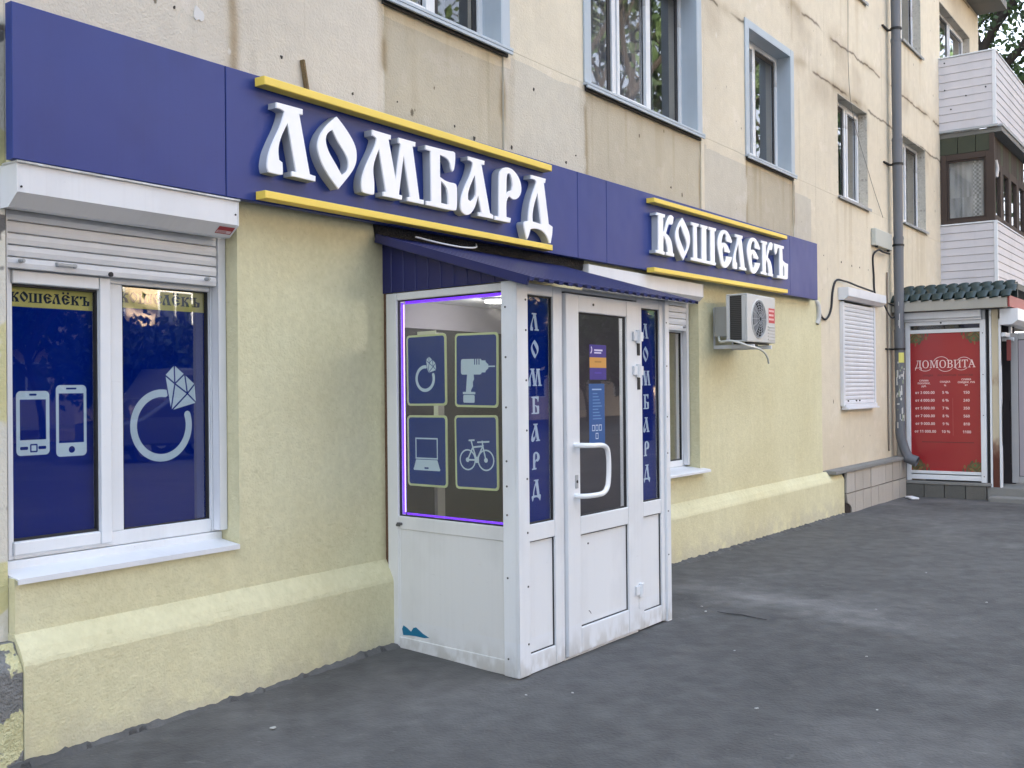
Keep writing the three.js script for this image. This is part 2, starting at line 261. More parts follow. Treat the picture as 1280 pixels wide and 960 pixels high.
/* ------------------------------------------------------------------- ground */
const gh = (x, z) => -0.008 * clamp(x - 6, 0, 11) + 0.03 * Math.exp(-((x - 4.6) ** 2 + (z - 0.15) ** 2) / 0.25);
{
  const xs = [], zs = [];
  for (const [a, b, s] of [[-400, -40, 60], [-40, -4, 6], [-4, 18, 0.2], [18, 60, 3], [60, 401, 60]]) for (let v = a; v < b - 1e-6; v += s) xs.push(v);
  for (const [a, b, s] of [[-400, -20, 60], [-20, -0.4, 4.9], [-0.4, 4, 0.12], [4, 12, 0.5], [12, 60, 4], [60, 401, 60]]) for (let v = a; v < b - 1e-6; v += s) zs.push(v);
  const g = new THREE.BufferGeometry(), pos = [], uv = [], idx = [];
  for (const z of zs) for (const x of xs) { const bump = x > -4 && x < 18 && z < 6 && z > -1 ? (fbm(x / 40 + 1, z / 40 + 1, 60, 3, 301) - 0.5) * 0.022 : 0; pos.push(x, gh(x, z) + bump - 0.004, z); uv.push(x, z); }
  const n = xs.length; for (let j = 0; j < zs.length - 1; j++) for (let i = 0; i < n - 1; i++) { const a = j * n + i; idx.push(a, a + n, a + 1, a + 1, a + n, a + n + 1); }
  g.setAttribute('position', new THREE.Float32BufferAttribute(pos, 3)); g.setAttribute('uv', new THREE.Float32BufferAttribute(uv, 2)); g.setIndex(idx); g.computeVertexNormals();
  const m = new THREE.Mesh(g, asphalt); m.name = 'pavement'; m.userData.kind = 'structure'; m.receiveShadow = true; scene.add(m);
  // ragged lip of asphalt where it was rolled up against the plinth
  const pp = [], ii = []; let c = 0;
  const lip = (x0, x1, zf, len) => { const st = 0.018; let k = 0; for (let x = x0; x < x1; x += st, k++) {
    const h = 0.004 + Math.pow(fbm(x / 40 + 2, 0.3, 900, 4, 303), 2) * 0.03 + R() * 0.0015, w = 0.025 + fbm(x / 40 + 2, 0.7, 500, 3, 305) * len + R() * 0.012, y = gh(x, zf);
    pp.push(x, y + h, zf - 0.003, x, y + h * 0.85, zf + w * 0.45, x, y - 0.012, zf + w); if (k) { const a = c - 3; ii.push(a, a + 1, c, c, a + 1, c + 1, a + 1, a + 2, c + 1, c + 1, a + 2, c + 2); } c += 3; } };
  lip(1.2, 4.86, 0.082, 0.05); lip(6.5, 13.5, 0.082, 0.09);
  const lg = new THREE.BufferGeometry(); lg.setAttribute('position', new THREE.Float32BufferAttribute(pp, 3)); lg.setIndex(ii); lg.computeVertexNormals(); triUV(lg);
  const lm = new THREE.Mesh(lg, asphalt); lm.name = 'asphalt_edging'; lm.userData.kind = 'structure'; lm.castShadow = lm.receiveShadow = true; scene.add(lm);
}

/* ------------------------------------------------------- the apartment block */
const bld = thing('apartment_building', 'cream plastered apartment block whose ground floor is painted pale yellow, along the pavement', 'building', [2.4, 0, 0]);
const ZW = -0.05, TH = 0.3, TOP = 15.5;
const WIN = [   // x0, x1, y0, y1, flanged, mullions (fractions), kind
  [4.97, 6.17, 4.14, 5.58, 1, [0.506]], [7.43, 9.48, 4.15, 5.56, 1, [0.337, 0.66]], [10.79, 12.06, 4.16, 5.55, 1, [0.44]],
  [13.82, 15.14, 4.15, 5.52, 0, [0.54]], [17.0, 18.4, 4.2, 5.58, 0, [0.46]], [13.82, 15.10, 7.1, 8.5, 0, [0.4]], [17.0, 18.2, 7.1, 8.5, 0, [0.42]],
  [19.5, 21.95, 6.2, 8.45, 0, [0.5]], [19.62, 21.2, 3.3, 5.3, 0, [0.5]], [10.79, 12.06, 7.1, 8.5, 1, [0.4]], [7.43, 9.48, 7.1, 8.5, 1, [0.36, 0.66]],
];
const hole = (w) => rect(w[0], w[1], w[2], w[3]).reverse();
const SHOPL = [2.46, 3.68, 0.79, 2.5], SHOPR = [7.2, 9.37, 0.8, 2.5];
{
  // shop storey: yellow render 5 cm proud of the old wall
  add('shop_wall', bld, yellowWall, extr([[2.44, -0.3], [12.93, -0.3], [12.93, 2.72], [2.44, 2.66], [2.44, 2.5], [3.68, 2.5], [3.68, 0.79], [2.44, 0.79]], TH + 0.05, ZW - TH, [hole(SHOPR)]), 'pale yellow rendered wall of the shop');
  const plinth = (x0, x1, z1, y, bev) => { const s = [[-0.2, -0.4], [z1, -0.4], [z1, y - bev - 0.02], [z1 - 0.006, y - bev], [z1 - 0.03, y + 0.024], [z1 - 0.055, y + 0.055], [0.012, y + 0.072], [0.002, y + 0.088], [-0.2, y + 0.088]]; const g = extr(s.map(([a, b]) => [a, b]), x1 - x0, 0); g.applyMatrix4(new THREE.Matrix4().makeRotationY(-Math.PI / 2)); g.translate(x1, 0, 0); g.scale(1, 1, 1); return g; };
  const fix = (g) => { // extrusion axis along x: local x -> world z
    return g; };
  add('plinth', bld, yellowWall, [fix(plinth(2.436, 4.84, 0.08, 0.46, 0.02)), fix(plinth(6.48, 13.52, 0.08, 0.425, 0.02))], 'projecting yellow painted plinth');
  add('old_plinth', bld, new THREE.MeshStandardMaterial({ roughness: 0.95, bumpMap: stuccoB, bumpScale: 0.012, map: tex(512, 512, (u, v) => { const e = sst(0.47, 0.5, fbm(u, v, 6, 5, 401)); const k = (fbm(u, v, 30, 4, 402) - 0.5) * 40; return [mix(196, 118, e) + k, mix(192, 118, e) + k, mix(150, 116, e) + k]; }, true, [0.9, 0.9]) }), [fix(plinth(-30, 2.433, 0.074, 0.43, 0.01))], 'grey plinth with peeling yellow paint');
  const up = (x0, x1, y0, y1, wins, m, n = 'wall') => add(n, bld, m, extr(rect(x0, x1, y0, y1), TH, ZW - TH, wins.map(hole)));
  up(-30, 2.437, -0.3, TOP, [], wallNear);
  // upper storeys in two lengths, with separate infill panels set in under the windows
  const spans = [[4.915, 6.205], [7.372, 9.575], [10.735, 12.145]];
  const pier = (x0, x1) => up(x0, x1, 2.55, 4.12, [], x1 < 9.7 ? wallNear : wallFar, 'wall');
  pier(2.44, 4.912); pier(6.208, 7.369); pier(9.578, 10.732);
  up(12.148, 12.935, 2.55, 4.12, [], wallFar);
  spans.forEach(([a, b], i) => add('spandrel_panel', bld, i < 2 ? spandrelM : spandrelF, extr(rect(a, b, 2.55, 4.118), TH, ZW - TH - 0.014), 'darker infill panel under a window'));
  up(2.44, 9.65, 4.122, 9.05, [WIN[0], WIN[1], WIN[10]], wallNear);
  up(9.652, 13.3, 4.122, 9.05, [WIN[2], WIN[9]], wallFar);
  up(13.302, 22.75, 4.122, 9.05, WIN.slice(3, 8), wallFar);
  up(12.937, 22.75, -0.4, 4.12, [[13.86, 15.2, 1.36, 2.8]], wallFar);
  up(2.44, 22.75, 9.056, TOP, [], plainWall);
  add('wall', bld, plainWall, [box(-30, 22.7, -0.3, TOP, -12.3, -12), box(-30, -29.7, -0.3, TOP, -12, ZW - TH - 0.01), box(22.45, 22.75, -0.3, TOP, -12, ZW - TH - 0.005), box(-29.7, 22.4, 3.2, 3.35, -12, ZW - TH - 0.02), box(-29.7, 22.4, 6.2, 6.35, -12, ZW - TH - 0.02), box(-29.7, 22.4, -0.2, -0.05, -12, ZW - TH - 0.02)]);
  add('partition_wall', bld, std(0.3, 0.28, 0.25, 0.95), [box(-29, 22.4, 0, 9, -3.2, -3.1), ...[4.2, 6.8, 10.1, 12.6, 16, 19].map((x) => box(x, x + 0.1, 3.36, 9, -3.09, ZW - TH - 0.03)), box(6.9, 7, 0, 3.1, -3.09, ZW - TH - 0.03)]);
  add('roof', bld, std(0.2, 0.2, 0.2, 0.9), box(-30.3, 23.05, TOP + 0.005, TOP + 0.25, -12.6, 0.4));
}
function curtain(x0, x1, y0, y1, z, n, amp, m, parent, name = 'curtain') {
  const W = Math.max(8, Math.round((x1 - x0) * 40)), g = new THREE.PlaneGeometry(x1 - x0, y1 - y0, W, 1), p = g.attributes.position;
  for (let i = 0; i < p.count; i++) p.setZ(i, Math.sin(p.getX(i) * n + Math.sin(p.getX(i) * n * 0.37) * 1.5) * amp);
  g.computeVertexNormals(); g.translate((x0 + x1) / 2, (y0 + y1) / 2, z); return add(name, parent, m, g);
}
const tulle = new THREE.MeshPhysicalMaterial({ color: C(0.3, 0.31, 0.33), roughness: 0.95, transmission: 0.4, thickness: 0 });
const sheer = std(0.16, 0.17, 0.19, 0.95);
const flash = std(0.46, 0.53, 0.6, 0.4, { map: grime });
WIN.forEach(([x0, x1, y0, y1, fl, mull], k) => {
  const w = partGroup('window', bld), zf = fl ? ZW - 0.155 : ZW - 0.13, fw = 0.055;
  const g = frame(x0, x1, y0, y1, fw, zf - 0.06, zf, 0.006);
  const xs = [0, ...mull, 1].map((f) => x0 + (x1 - x0) * f);
  for (let i = 1; i < xs.length - 1; i++) g.push(rbox(xs[i] - 0.035, xs[i] + 0.035, y0 + fw, y1 - fw, zf - 0.06, zf - 0.002, 0.006));
  add('frame', w, PVC, g);
  for (let i = 0; i < xs.length - 1; i++) {
    const a = xs[i] + (i ? 0.036 : fw + 0.001), b = xs[i + 1] - (i < xs.length - 2 ? 0.036 : fw + 0.001), lo = y0 + fw + 0.001, hi = y1 - fw - 0.001;
    if ((i + k) % 2 === 0) add('sash', w, PVC, frame(a, b, lo, hi, 0.045, zf - 0.045, zf + 0.012, 0.006));
    add('gasket', w, seal, frame(a + 0.0, b, lo, hi, 0.052, zf - 0.03, zf - 0.02, 0.001));
    add('pane', w, glass, box(a + 0.01, b - 0.01, lo + 0.01, hi - 0.01, zf - 0.026, zf - 0.0255));
  }
  curtain(x0 + 0.02, x1 - 0.02, y0, y1, zf - 0.32, 38 + k, 0.025, k % 3 === 1 ? sheer : tulle, w);
  if (fl) {
    const o = 0.1, t = 0.018, z1 = ZW + t;
    add('flashing', w, flash, [rbox(x0 - o, x0, y0 - 0.02, y1 + o * 0.8, ZW + 0.001, z1, 0.004), rbox(x1, x1 + o, y0 - 0.02, y1 + o * 0.8, ZW + 0.001, z1, 0.004), rbox(x0, x1, y1, y1 + o * 0.8, ZW + 0.001, z1 - 0.002, 0.004),
      box(x0 - 0.001, x0 + 0.008, y0, y1, zf, z1 - 0.003), box(x1 - 0.008, x1 + 0.001, y0, y1, zf, z1 - 0.003), box(x0 + 0.009, x1 - 0.009, y1 - 0.008, y1 + 0.001, zf, z1 - 0.003)], 'pale blue-grey metal flashing round the opening');
    add('sill', w, flash, [rbox(x0 - 0.1, x1 + 0.1, y0 - 0.045, y0 - 0.022, zf + 0.02, ZW + 0.05, 0.004), rbox(x0 - 0.1, x1 + 0.1, y0 - 0.07, y0 - 0.046, ZW + 0.03, ZW + 0.048, 0.003)]);
    add('sill_gap', w, blackM, rbox(x0 - 0.08, x1 + 0.08, y0 - 0.085, y0 - 0.047, ZW - 0.004, ZW + 0.014, 0.002));
  } else {
    add('reveal', w, new THREE.MeshStandardMaterial({ roughness: 0.95, bumpMap: stuccoB, bumpScale: 0.02, map: revealTex() }), [box(x1 - 0.014, x1 - 0.001, y0, y1, zf + 0.001, ZW - 0.002), box(x0 + 0.001, x0 + 0.012, y0, y1, zf + 0.001, ZW - 0.002), box(x0 + 0.013, x1 - 0.015, y1 - 0.012, y1 - 0.001, zf + 0.001, ZW - 0.002)]);
    add('sill', w, greyMetal, [rbox(x0 - 0.03, x1 + 0.04, y0 - 0.03, y0 - 0.012, zf + 0.02, ZW + 0.045, 0.004), rbox(x0 - 0.03, x1 + 0.04, y0 - 0.05, y0 - 0.031, ZW + 0.03, ZW + 0.043, 0.003)]);
  }
});
function revealTex() { return revealTex.t || (revealTex.t = tex(512, 512, (u, v) => { const e = sst(0.6, 0.8, fbm(u, v, 14, 4, 411)) * 0.5, k = (fbm(u, v, 40, 3, 412) - 0.5) * 22; return [mix(206, 140, e) + k, mix(200, 130, e) + k, mix(186, 118, e) + k]; }, true, [0.9, 0.9])); }
{ // old repairs: wooden peg, peeled render, filler patches, dark strip left over the porch
  const peg = rbox(-0.009, 0.009, -0.1, 0.1, 0, 0.03, 0.004); peg.rotateZ(0.2); peg.translate(4.215, 3.42, ZW);
  add('wooden_peg', bld, std(0.22, 0.15, 0.07, 0.9, { bumpMap: fine, bumpScale: 0.01 }), peg);
  const flake = (x, y, s, m, n) => { const pts = []; const k = 9 + Math.floor(R() * 5); for (let i = 0; i < k; i++) { const a = i / k * Math.PI * 2, r = s * (0.55 + R() * 0.7); pts.push([x + Math.cos(a) * r, y + Math.sin(a) * r * 1.25]); } return extr(pts, 0.004, ZW + 0.0005); };
  add('filler_patch', bld, std(0.68, 0.66, 0.63, 0.95), flake(3.48, 3.58, 0.035));
  const hs = []; for (const [x, y] of [[3.33, 3.57], [4.05, 3.5], [4.62, 3.42], [5.03, 3.46], [5.62, 3.42], [5.84, 3.38], [6.3, 3.4], [7.05, 3.42], [7.2, 3.5], [6.96, 3.35], [13.9, 3.26], [14.35, 3.25], [14.7, 3.26], [13.2, 3.28], [15.1, 3.26], [6.6, 3.9], [8.9, 3.5]]) hs.push(flake(x, y, 0.005 + R() * 0.009));
  add('drill_hole', bld, std(0.06, 0.05, 0.04, 0.98), hs, undefined, { kind: 'stuff' });
  const strip = []; for (let x = 4.75; x < 7.2; x += 0.12) strip.push([x, 2.545 + (fbm(x / 10, 0.2, 60, 3, 421) - 0.5) * 0.03]);
  add('bitumen_strip', bld, std(0.02, 0.019, 0.02, 0.9, { bumpMap: stuccoB, bumpScale: 0.03 }), extr([...strip, [7.2, 2.7], [4.72, 2.7]], 0.03, 0.004), 'black tarred strip between porch roof and sign');
}
/* tiled stone plinth at the far end */
{
  const sp = partGroup('stone_plinth', bld, 'pale grey stone tiled plinth with a thin ledge');
  add('ledge', sp, concreteGrey, [rbox(13.06, 16.42, 0.475, 0.525, ZW + 0.002, 0.13, 0.01)]);
  add('backing', sp, std(0.05, 0.045, 0.04, 0.95), box(13.53, 16.42, -0.2, 0.474, ZW + 0.001, 0.075));
  const tm = [0, 1, 2].map((i) => std(0.5 - i * 0.05, 0.47 - i * 0.05, 0.425 - i * 0.05, 0.9, { map: grime, bumpMap: stuccoB, bumpScale: 0.012 }));
  for (let r = 0; r < 2; r++) for (let i = 0; i < 8; i++) {
    if (r === 0 && i === 0) continue;
    const x0 = 13.55 + i * 0.358, y0 = r ? 0.2 : -0.06, y1 = r ? 0.472 : 0.19, z = 0.095 + R() * 0.008;
    add('tile', sp, tm[Math.floor(R() * 3)], rbox(x0 + 0.006, x0 + 0.348, r ? y0 : y0 - 0.1, y1, 0.07, z, 0.006));
  }
  add('tile', sp, tm[1], extr([[13.9, -0.16], [13.78, -0.1], [13.76, 0.0], [13.68, 0.05], [13.6, 0.07], [13.555, 0.19], [13.904, 0.19]], 0.028, 0.07), 'broken tile with its lower corner missing');
  add('rubble', sp, std(0.05, 0.035, 0.028, 0.98, { bumpMap: fine, bumpScale: 0.03 }), rbox(13.54, 13.8, -0.18, 0.08, 0.06, 0.082, 0.01));
}

/* ------------------------------------------------- left shop window + shutter */
{
  const w = partGroup('window', bld, 'white shop window with blue advertising film');
  const zf = -0.15, x0 = 2.462, x1 = 3.678, y0 = 0.85, y1 = 2.2;
  add('frame', w, PVC, [...frame(x0, x1, y0, y1, 0.06, zf - 0.07, zf, 0.006, 0.07), rbox(3.013, 3.087, y0 + 0.07, y1 - 0.06, zf - 0.07, zf - 0.002, 0.006), rbox(x0, x1, 0.795, 0.848, zf - 0.07, zf + 0.012, 0.004)]);
  add('sash', w, PVC, [rbox(x0 + 0.002, 2.512, y0 + 0.02, y1 - 0.035, zf - 0.05, zf + 0.006, 0.004), ...frame(2.45, 3.01, y0 + 0.02, y1 - 0.035, 0.062, zf - 0.05, zf + 0.02, 0.008).slice(1)]);
  add('guide_rail', w, whiteMetal, [rbox(3.625, 3.677, 0.86, 2.44, zf + 0.002, zf + 0.06, 0.005), rbox(2.462, 2.47, 0.86, 2.44, zf + 0.021, zf + 0.06, 0.003)]);
  const pl = [2.512, 2.948, 0.935, 2.1], pr = [3.09, 3.617, 0.915, 2.145];
  add('gasket', w, seal, [...frame(pl[0] - 0.002, pl[1] + 0.002, pl[2] - 0.002, pl[3] + 0.002, 0.01, zf - 0.03, zf - 0.004, 0.001), ...frame(pr[0] - 0.002, pr[1] + 0.008, pr[2] - 0.002, pr[3] + 0.002, 0.012, zf - 0.045, zf - 0.02, 0.001)]);
  const film = (X0, X1, Y0, Y1, draw) => { const s = 620, W = Math.round((X1 - X0) * s), H = Math.round((Y1 - Y0) * s); return new THREE.MeshPhysicalMaterial({ roughness: 0.8, specularIntensity: 0, map: canvasTex(W, H, (c) => { c.scale(s, s); draw(c, X1 - X0, Y1 - Y0); for (let i = 0; i < 260; i++) { c.fillStyle = `rgba(120,140,190,${0.01 + R() * 0.03})`; c.fillRect(R() * 0.6, R() * 1.3, 0.002 + R() * 0.004, 0.002 + R() * 0.01); } }) }); };
  const NAVY = 'rgb(2,28,108)', PALE = 'rgb(176,196,208)', GOLD = 'rgb(172,168,102)';
  const word = (c, x, y, w, h, col) => { c.fillStyle = col; const seq = ['K', 'O', 'W', 'E', 'L', 'E', 'K', 'Y'], px = [8.165, 8.548, 8.868, 9.459, 9.823, 10.19, 10.56, 10.943], tot = 3.19, s = w / tot; seq.forEach((k, i) => glyphPath(c, k, x + (px[i] - 8.165) * s, y, s, h / 0.385)); const ex = x + (10.19 - 8.165) * s + 0.17 * s; c.beginPath(); c.arc(ex - 0.012, y - h * 1.16, 0.0055, 0, 7); c.arc(ex + 0.012, y - h * 1.16, 0.0055, 0, 7); c.fill(); };
  const rr = (c, x, y, w, h, r) => { c.beginPath(); c.moveTo(x + r, y); c.arcTo(x + w, y, x + w, y + h, r); c.arcTo(x + w, y + h, x, y + h, r); c.arcTo(x, y + h, x, y, r); c.arcTo(x, y, x + w, y, r); c.fill(); };
  const left = film(...pl, (c, W, H) => {
    c.fillStyle = NAVY; c.fillRect(0, 0, W, H); c.fillStyle = GOLD; c.fillRect(0, 0, W, 0.098); word(c, 0.016, 0.076, 0.398, 0.047, 'rgb(28,36,58)');
    const yT = (y) => pl[3] - y, xT = (x) => x - pl[0];
    c.fillStyle = PALE; c.save(); c.translate(0.03, 0); rr(c, 0.012, yT(1.615), 0.162, 0.298, 0.022); c.fillStyle = NAVY; c.fillRect(0.03, yT(1.575), 0.126, 0.186); rr(c, 0.075, yT(1.602), 0.036, 0.009, 0.004); rr(c, 0.03, yT(1.358), 0.038, 0.014, 0.005); rr(c, 0.118, yT(1.358), 0.038, 0.014, 0.005); rr(c, 0.078, yT(1.369), 0.036, 0.038, 0.005); c.fillStyle = PALE; c.fillRect(0.084, yT(1.363), 0.024, 0.026); c.translate(-0.002, 0);
    rr(c, 0.208, yT(1.642), 0.158, 0.34, 0.022); c.fillStyle = NAVY; c.fillRect(0.223, yT(1.602), 0.128, 0.235); rr(c, 0.26, yT(1.629), 0.054, 0.008, 0.004); c.beginPath(); c.arc(0.288, yT(1.334), 0.016, 0, 7); c.fill(); c.restore();
  });
  const ring = (c, cx, cy, r, lw, col, bg) => {
    c.strokeStyle = col; c.lineWidth = lw; c.lineCap = 'round'; c.beginPath(); c.arc(cx, cy, r, -0.42 + 0.1, Math.PI * 1.5 + 0.12, false); c.stroke();
    const s = r * 1.95, X = (u) => cx + r * 0.02 + (u - 0.5) * s, Y = (v) => cy - r * 1.02 + (v - 0.5) * s;   // cut stone, facets parted by fine lines
    const P = { a: [0.55, 0.22], b: [0.73, 0.05], c: [0.93, 0.2], d: [1.13, 0.36], e: [1.16, 0.68], f: [0.66, 0.8], g: [0.74, 0.36], h: [0.98, 0.52] };
    const f = (...k) => { c.fillStyle = col; c.beginPath(); k.forEach((q, i) => c[i ? 'lineTo' : 'moveTo'](X(P[q][0]), Y(P[q][1]))); c.closePath(); c.fill(); c.strokeStyle = bg; c.lineWidth = lw * 0.18; c.stroke(); };
    f('a', 'b', 'g'); f('b', 'c', 'g'); f('c', 'g', 'h'); f('c', 'd', 'h'); f('d', 'e', 'h'); f('e', 'f', 'h'); f('g', 'h', 'f'); f('a', 'g', 'f');
  };
  const right = film(...pr, (c, W, H) => { c.fillStyle = NAVY; c.fillRect(0, 0, W, H); c.fillStyle = GOLD; c.fillRect(0, 0, W, 0.115); word(c, 0.01, 0.088, 0.49, 0.054, 'rgb(28,36,58)'); ring(c, 3.345 - pr[0], pr[3] - 1.43, 0.168, 0.04, PALE, NAVY); });
  add('printed_film', w, left, plate(...pl, zf - 0.034), 'navy film with two phone outlines'); add('printed_film', w, right, plate(...pr, zf - 0.05), 'navy film with a diamond ring outline');
  add('pane', w, glass, box(pl[0], pl[1], pl[2], pl[3], zf - 0.0165, zf - 0.0155)); add('pane', w, shopGlass, box(pr[0], pr[1], pr[2], pr[3], zf - 0.0385, zf - 0.0375));
  add('backing', w, blackM, box(x0 + 0.01, x1 - 0.01, y0, y1, zf - 0.11, zf - 0.075));
  const sl = extr([[-0.14, 0.812], [0.022, 0.79], [0.022, 0.766], [0.016, 0.766], [0.014, 0.784], [-0.14, 0.797]], 1.22, 0); sl.applyMatrix4(new THREE.Matrix4().makeRotationY(-Math.PI / 2)); sl.translate(3.665, 0, 0);
  add('sill', w, whiteMetal, sl, 'white sheet metal sill');
  window.__ring = ring; window.__word = word; window.__rr = rr;
}
const RING = window.__ring, RR = window.__rr;
function shutterBox(root, x0, x1, y0, y1, z0, z1, ch, mat) {
  const s = [[z0, y0], [z1 - ch, y0], [z1, y0 + ch * 0.75], [z1, y1], [z0, y1]];
  const g = extr(s, x1 - x0 - 0.012, 0); g.applyMatrix4(new THREE.Matrix4().makeRotationY(-Math.PI / 2)); g.translate(x1 - 0.006, 0, 0);
  add('housing', root, mat, g);
  const cap = (x) => { const e = extr(s.map(([a, b], i) => [a + (i > 0 && i < 4 ? 0.003 : 0), b + (i > 2 ? 0.003 : -0.003)]), 0.006, 0); e.applyMatrix4(new THREE.Matrix4().makeRotationY(-Math.PI / 2)); e.translate(x, 0, 0); return e; };
  add('end_cap', root, mat, cap(x0 + 0.006)); add('end_cap', root, mat, cap(x1));
}
function slat(x0, x1, y0, y1, z) { const h = y1 - y0, p = [[z - 0.008, y0], [z, y0 + 0.003], [z + 0.004, y0 + h * 0.5], [z, y1 - 0.006], [z - 0.005, y1 - 0.003], [z - 0.008, y1]]; const g = extr(p, x1 - x0, 0); g.applyMatrix4(new THREE.Matrix4().makeRotationY(-Math.PI / 2)); g.translate(x1, 0, 0); return g; }
{
  const s = thing('roller_shutter', 'white roller shutter half lowered over the left shop window with the phone film', 'shutter', [2.4, 2.1, 0]);
  shutterBox(s, 2.415, 3.62, 2.42, 2.6, -0.05, 0.085, 0.075, whiteMetal);
  add('flashing', s, PVCdirty, rbox(2.41, 3.625, 2.601, 2.612, -0.03, 0.098, 0.003));
  const N = 5, y0 = 2.165, hh = (2.46 - y0) / (N + 0.5);
  for (let i = 0; i <= N; i++) add(i ? 'slat' : 'bottom_bar', s, whiteMetal, slat(2.472, 3.62, y0 + i * hh + 0.0015, Math.min(2.47, y0 + (i + 1) * hh - 0.0015), -0.1));
  add('handle', s, greyMetal, [rbox(2.7, 2.8, 2.193, 2.207, -0.088, -0.078, 0.003), rbox(2.7, 2.712, 2.19, 2.21, -0.1, -0.088, 0.002), rbox(2.788, 2.8, 2.19, 2.21, -0.1, -0.088, 0.002)]);
  add('lock', s, seal, cyl(2.985, 2.178, -0.094, 0.012, 0.008, 'z')); 
  for (const x of [2.53, 3.55]) add('stop_bolt', s, greyMetal, [cyl(x, 2.2, -0.085, 0.01, 0.03, 'z'), cyl(x, 2.2, -0.07, 0.007, 0.012, 'z')]);
  const lb = canvasTex(128, 64, (c) => { c.fillStyle = '#a32c38'; c.fillRect(0, 0, 128, 64); c.fillStyle = '#d9c2c4'; c.fillRect(6, 34, 116, 24); c.fillStyle = '#7d2430'; for (let i = 0; i < 3; i++) c.fillRect(12, 38 + i * 7, 70 + (i * 37) % 34, 3); });
  const st = plate(-0.05, 0.05, -0.026, 0.026, 0); st.rotateX(0.927); st.translate(3.56, 2.4465, 0.0487);
  add('sticker', s, new THREE.MeshStandardMaterial({ map: lb, roughness: 0.5 }), st, 'small red maker sticker');
  for (const [x, y] of [[2.435, 2.47], [3.6, 2.5]]) add('screw', s, seal, cyl(x, y + 0.03, 0.086, 0.005, 0.006, 'z', 8));
}
/* --------------------------------------------------- right shop window + shutter */
{
  const w = partGroup('window', bld, 'white shop window with a beige blind beside the porch');
  const zf = -0.15, x0 = 7.21, x1 = 9.36, y0 = 0.83, y1 = 2.2;
  add('frame', w, PVC, [...frame(x0, x1, y0, y1, 0.06, zf - 0.07, zf, 0.006), rbox(8.3, 8.37, y0 + 0.06, y1 - 0.06, zf - 0.07, zf - 0.002, 0.006), rbox(x0, x1, 0.8, 0.829, zf - 0.07, zf + 0.01, 0.004)]);
  add('gasket', w, seal, frame(x0 + 0.055, x1 - 0.055, y0 + 0.055, y1 - 0.055, 0.016, zf - 0.03, zf - 0.012, 0.001));
  add('guide_rail', w, whiteMetal, rbox(x1 - 0.05, x1, 0.84, 2.45, zf + 0.002, zf + 0.05, 0.004)); add('guide_rail', w, whiteMetal, rbox(x0, x0 + 0.05, 0.84, 2.45, zf + 0.002, zf + 0.05, 0.004));
  add('pane', w, glass, box(x0 + 0.062, x1 - 0.062, y0 + 0.062, y1 - 0.062, zf - 0.023, zf - 0.022));
  add('blind', w, std(0.55, 0.5, 0.36, 0.9, { bumpMap: fine, bumpScale: 0.002 }), Array.from({ length: 17 }, (_, i) => { const g = rbox(0, 0.115, y0 + 0.03, y1, 0, 0.002, 0.001); g.rotateY(0.25); g.translate(7.28 + i * 0.118, 0, zf - 0.1); return g; }), 'beige vertical blind');
  const sl = extr([[-0.14, 0.825], [0.07, 0.8], [0.085, 0.79], [0.085, 0.772], [-0.14, 0.8]], 2.34, 0); sl.applyMatrix4(new THREE.Matrix4().makeRotationY(-Math.PI / 2)); sl.translate(9.44, 0, 0);
  add('sill', w, whiteMetal, sl, 'white rounded sill');
  const s = thing('roller_shutter', 'white roller shutter above the blind window right of the porch door', 'shutter', [7.2, 2.1, 0]);
  shutterBox(s, 7.16, 9.3, 2.42, 2.6, -0.05, 0.085, 0.075, whiteMetal);
  for (let i = 0; i < 5; i++) add(i ? 'slat' : 'bottom_bar', s, whiteMetal, slat(7.262, 9.305, 2.15 + i * 0.06 + 0.002, 2.15 + (i + 1) * 0.06 - 0.002, -0.105));
  add('stop_bolt', s, greyMetal, cyl(9.24, 2.19, -0.088, 0.011, 0.03, 'z'));
}
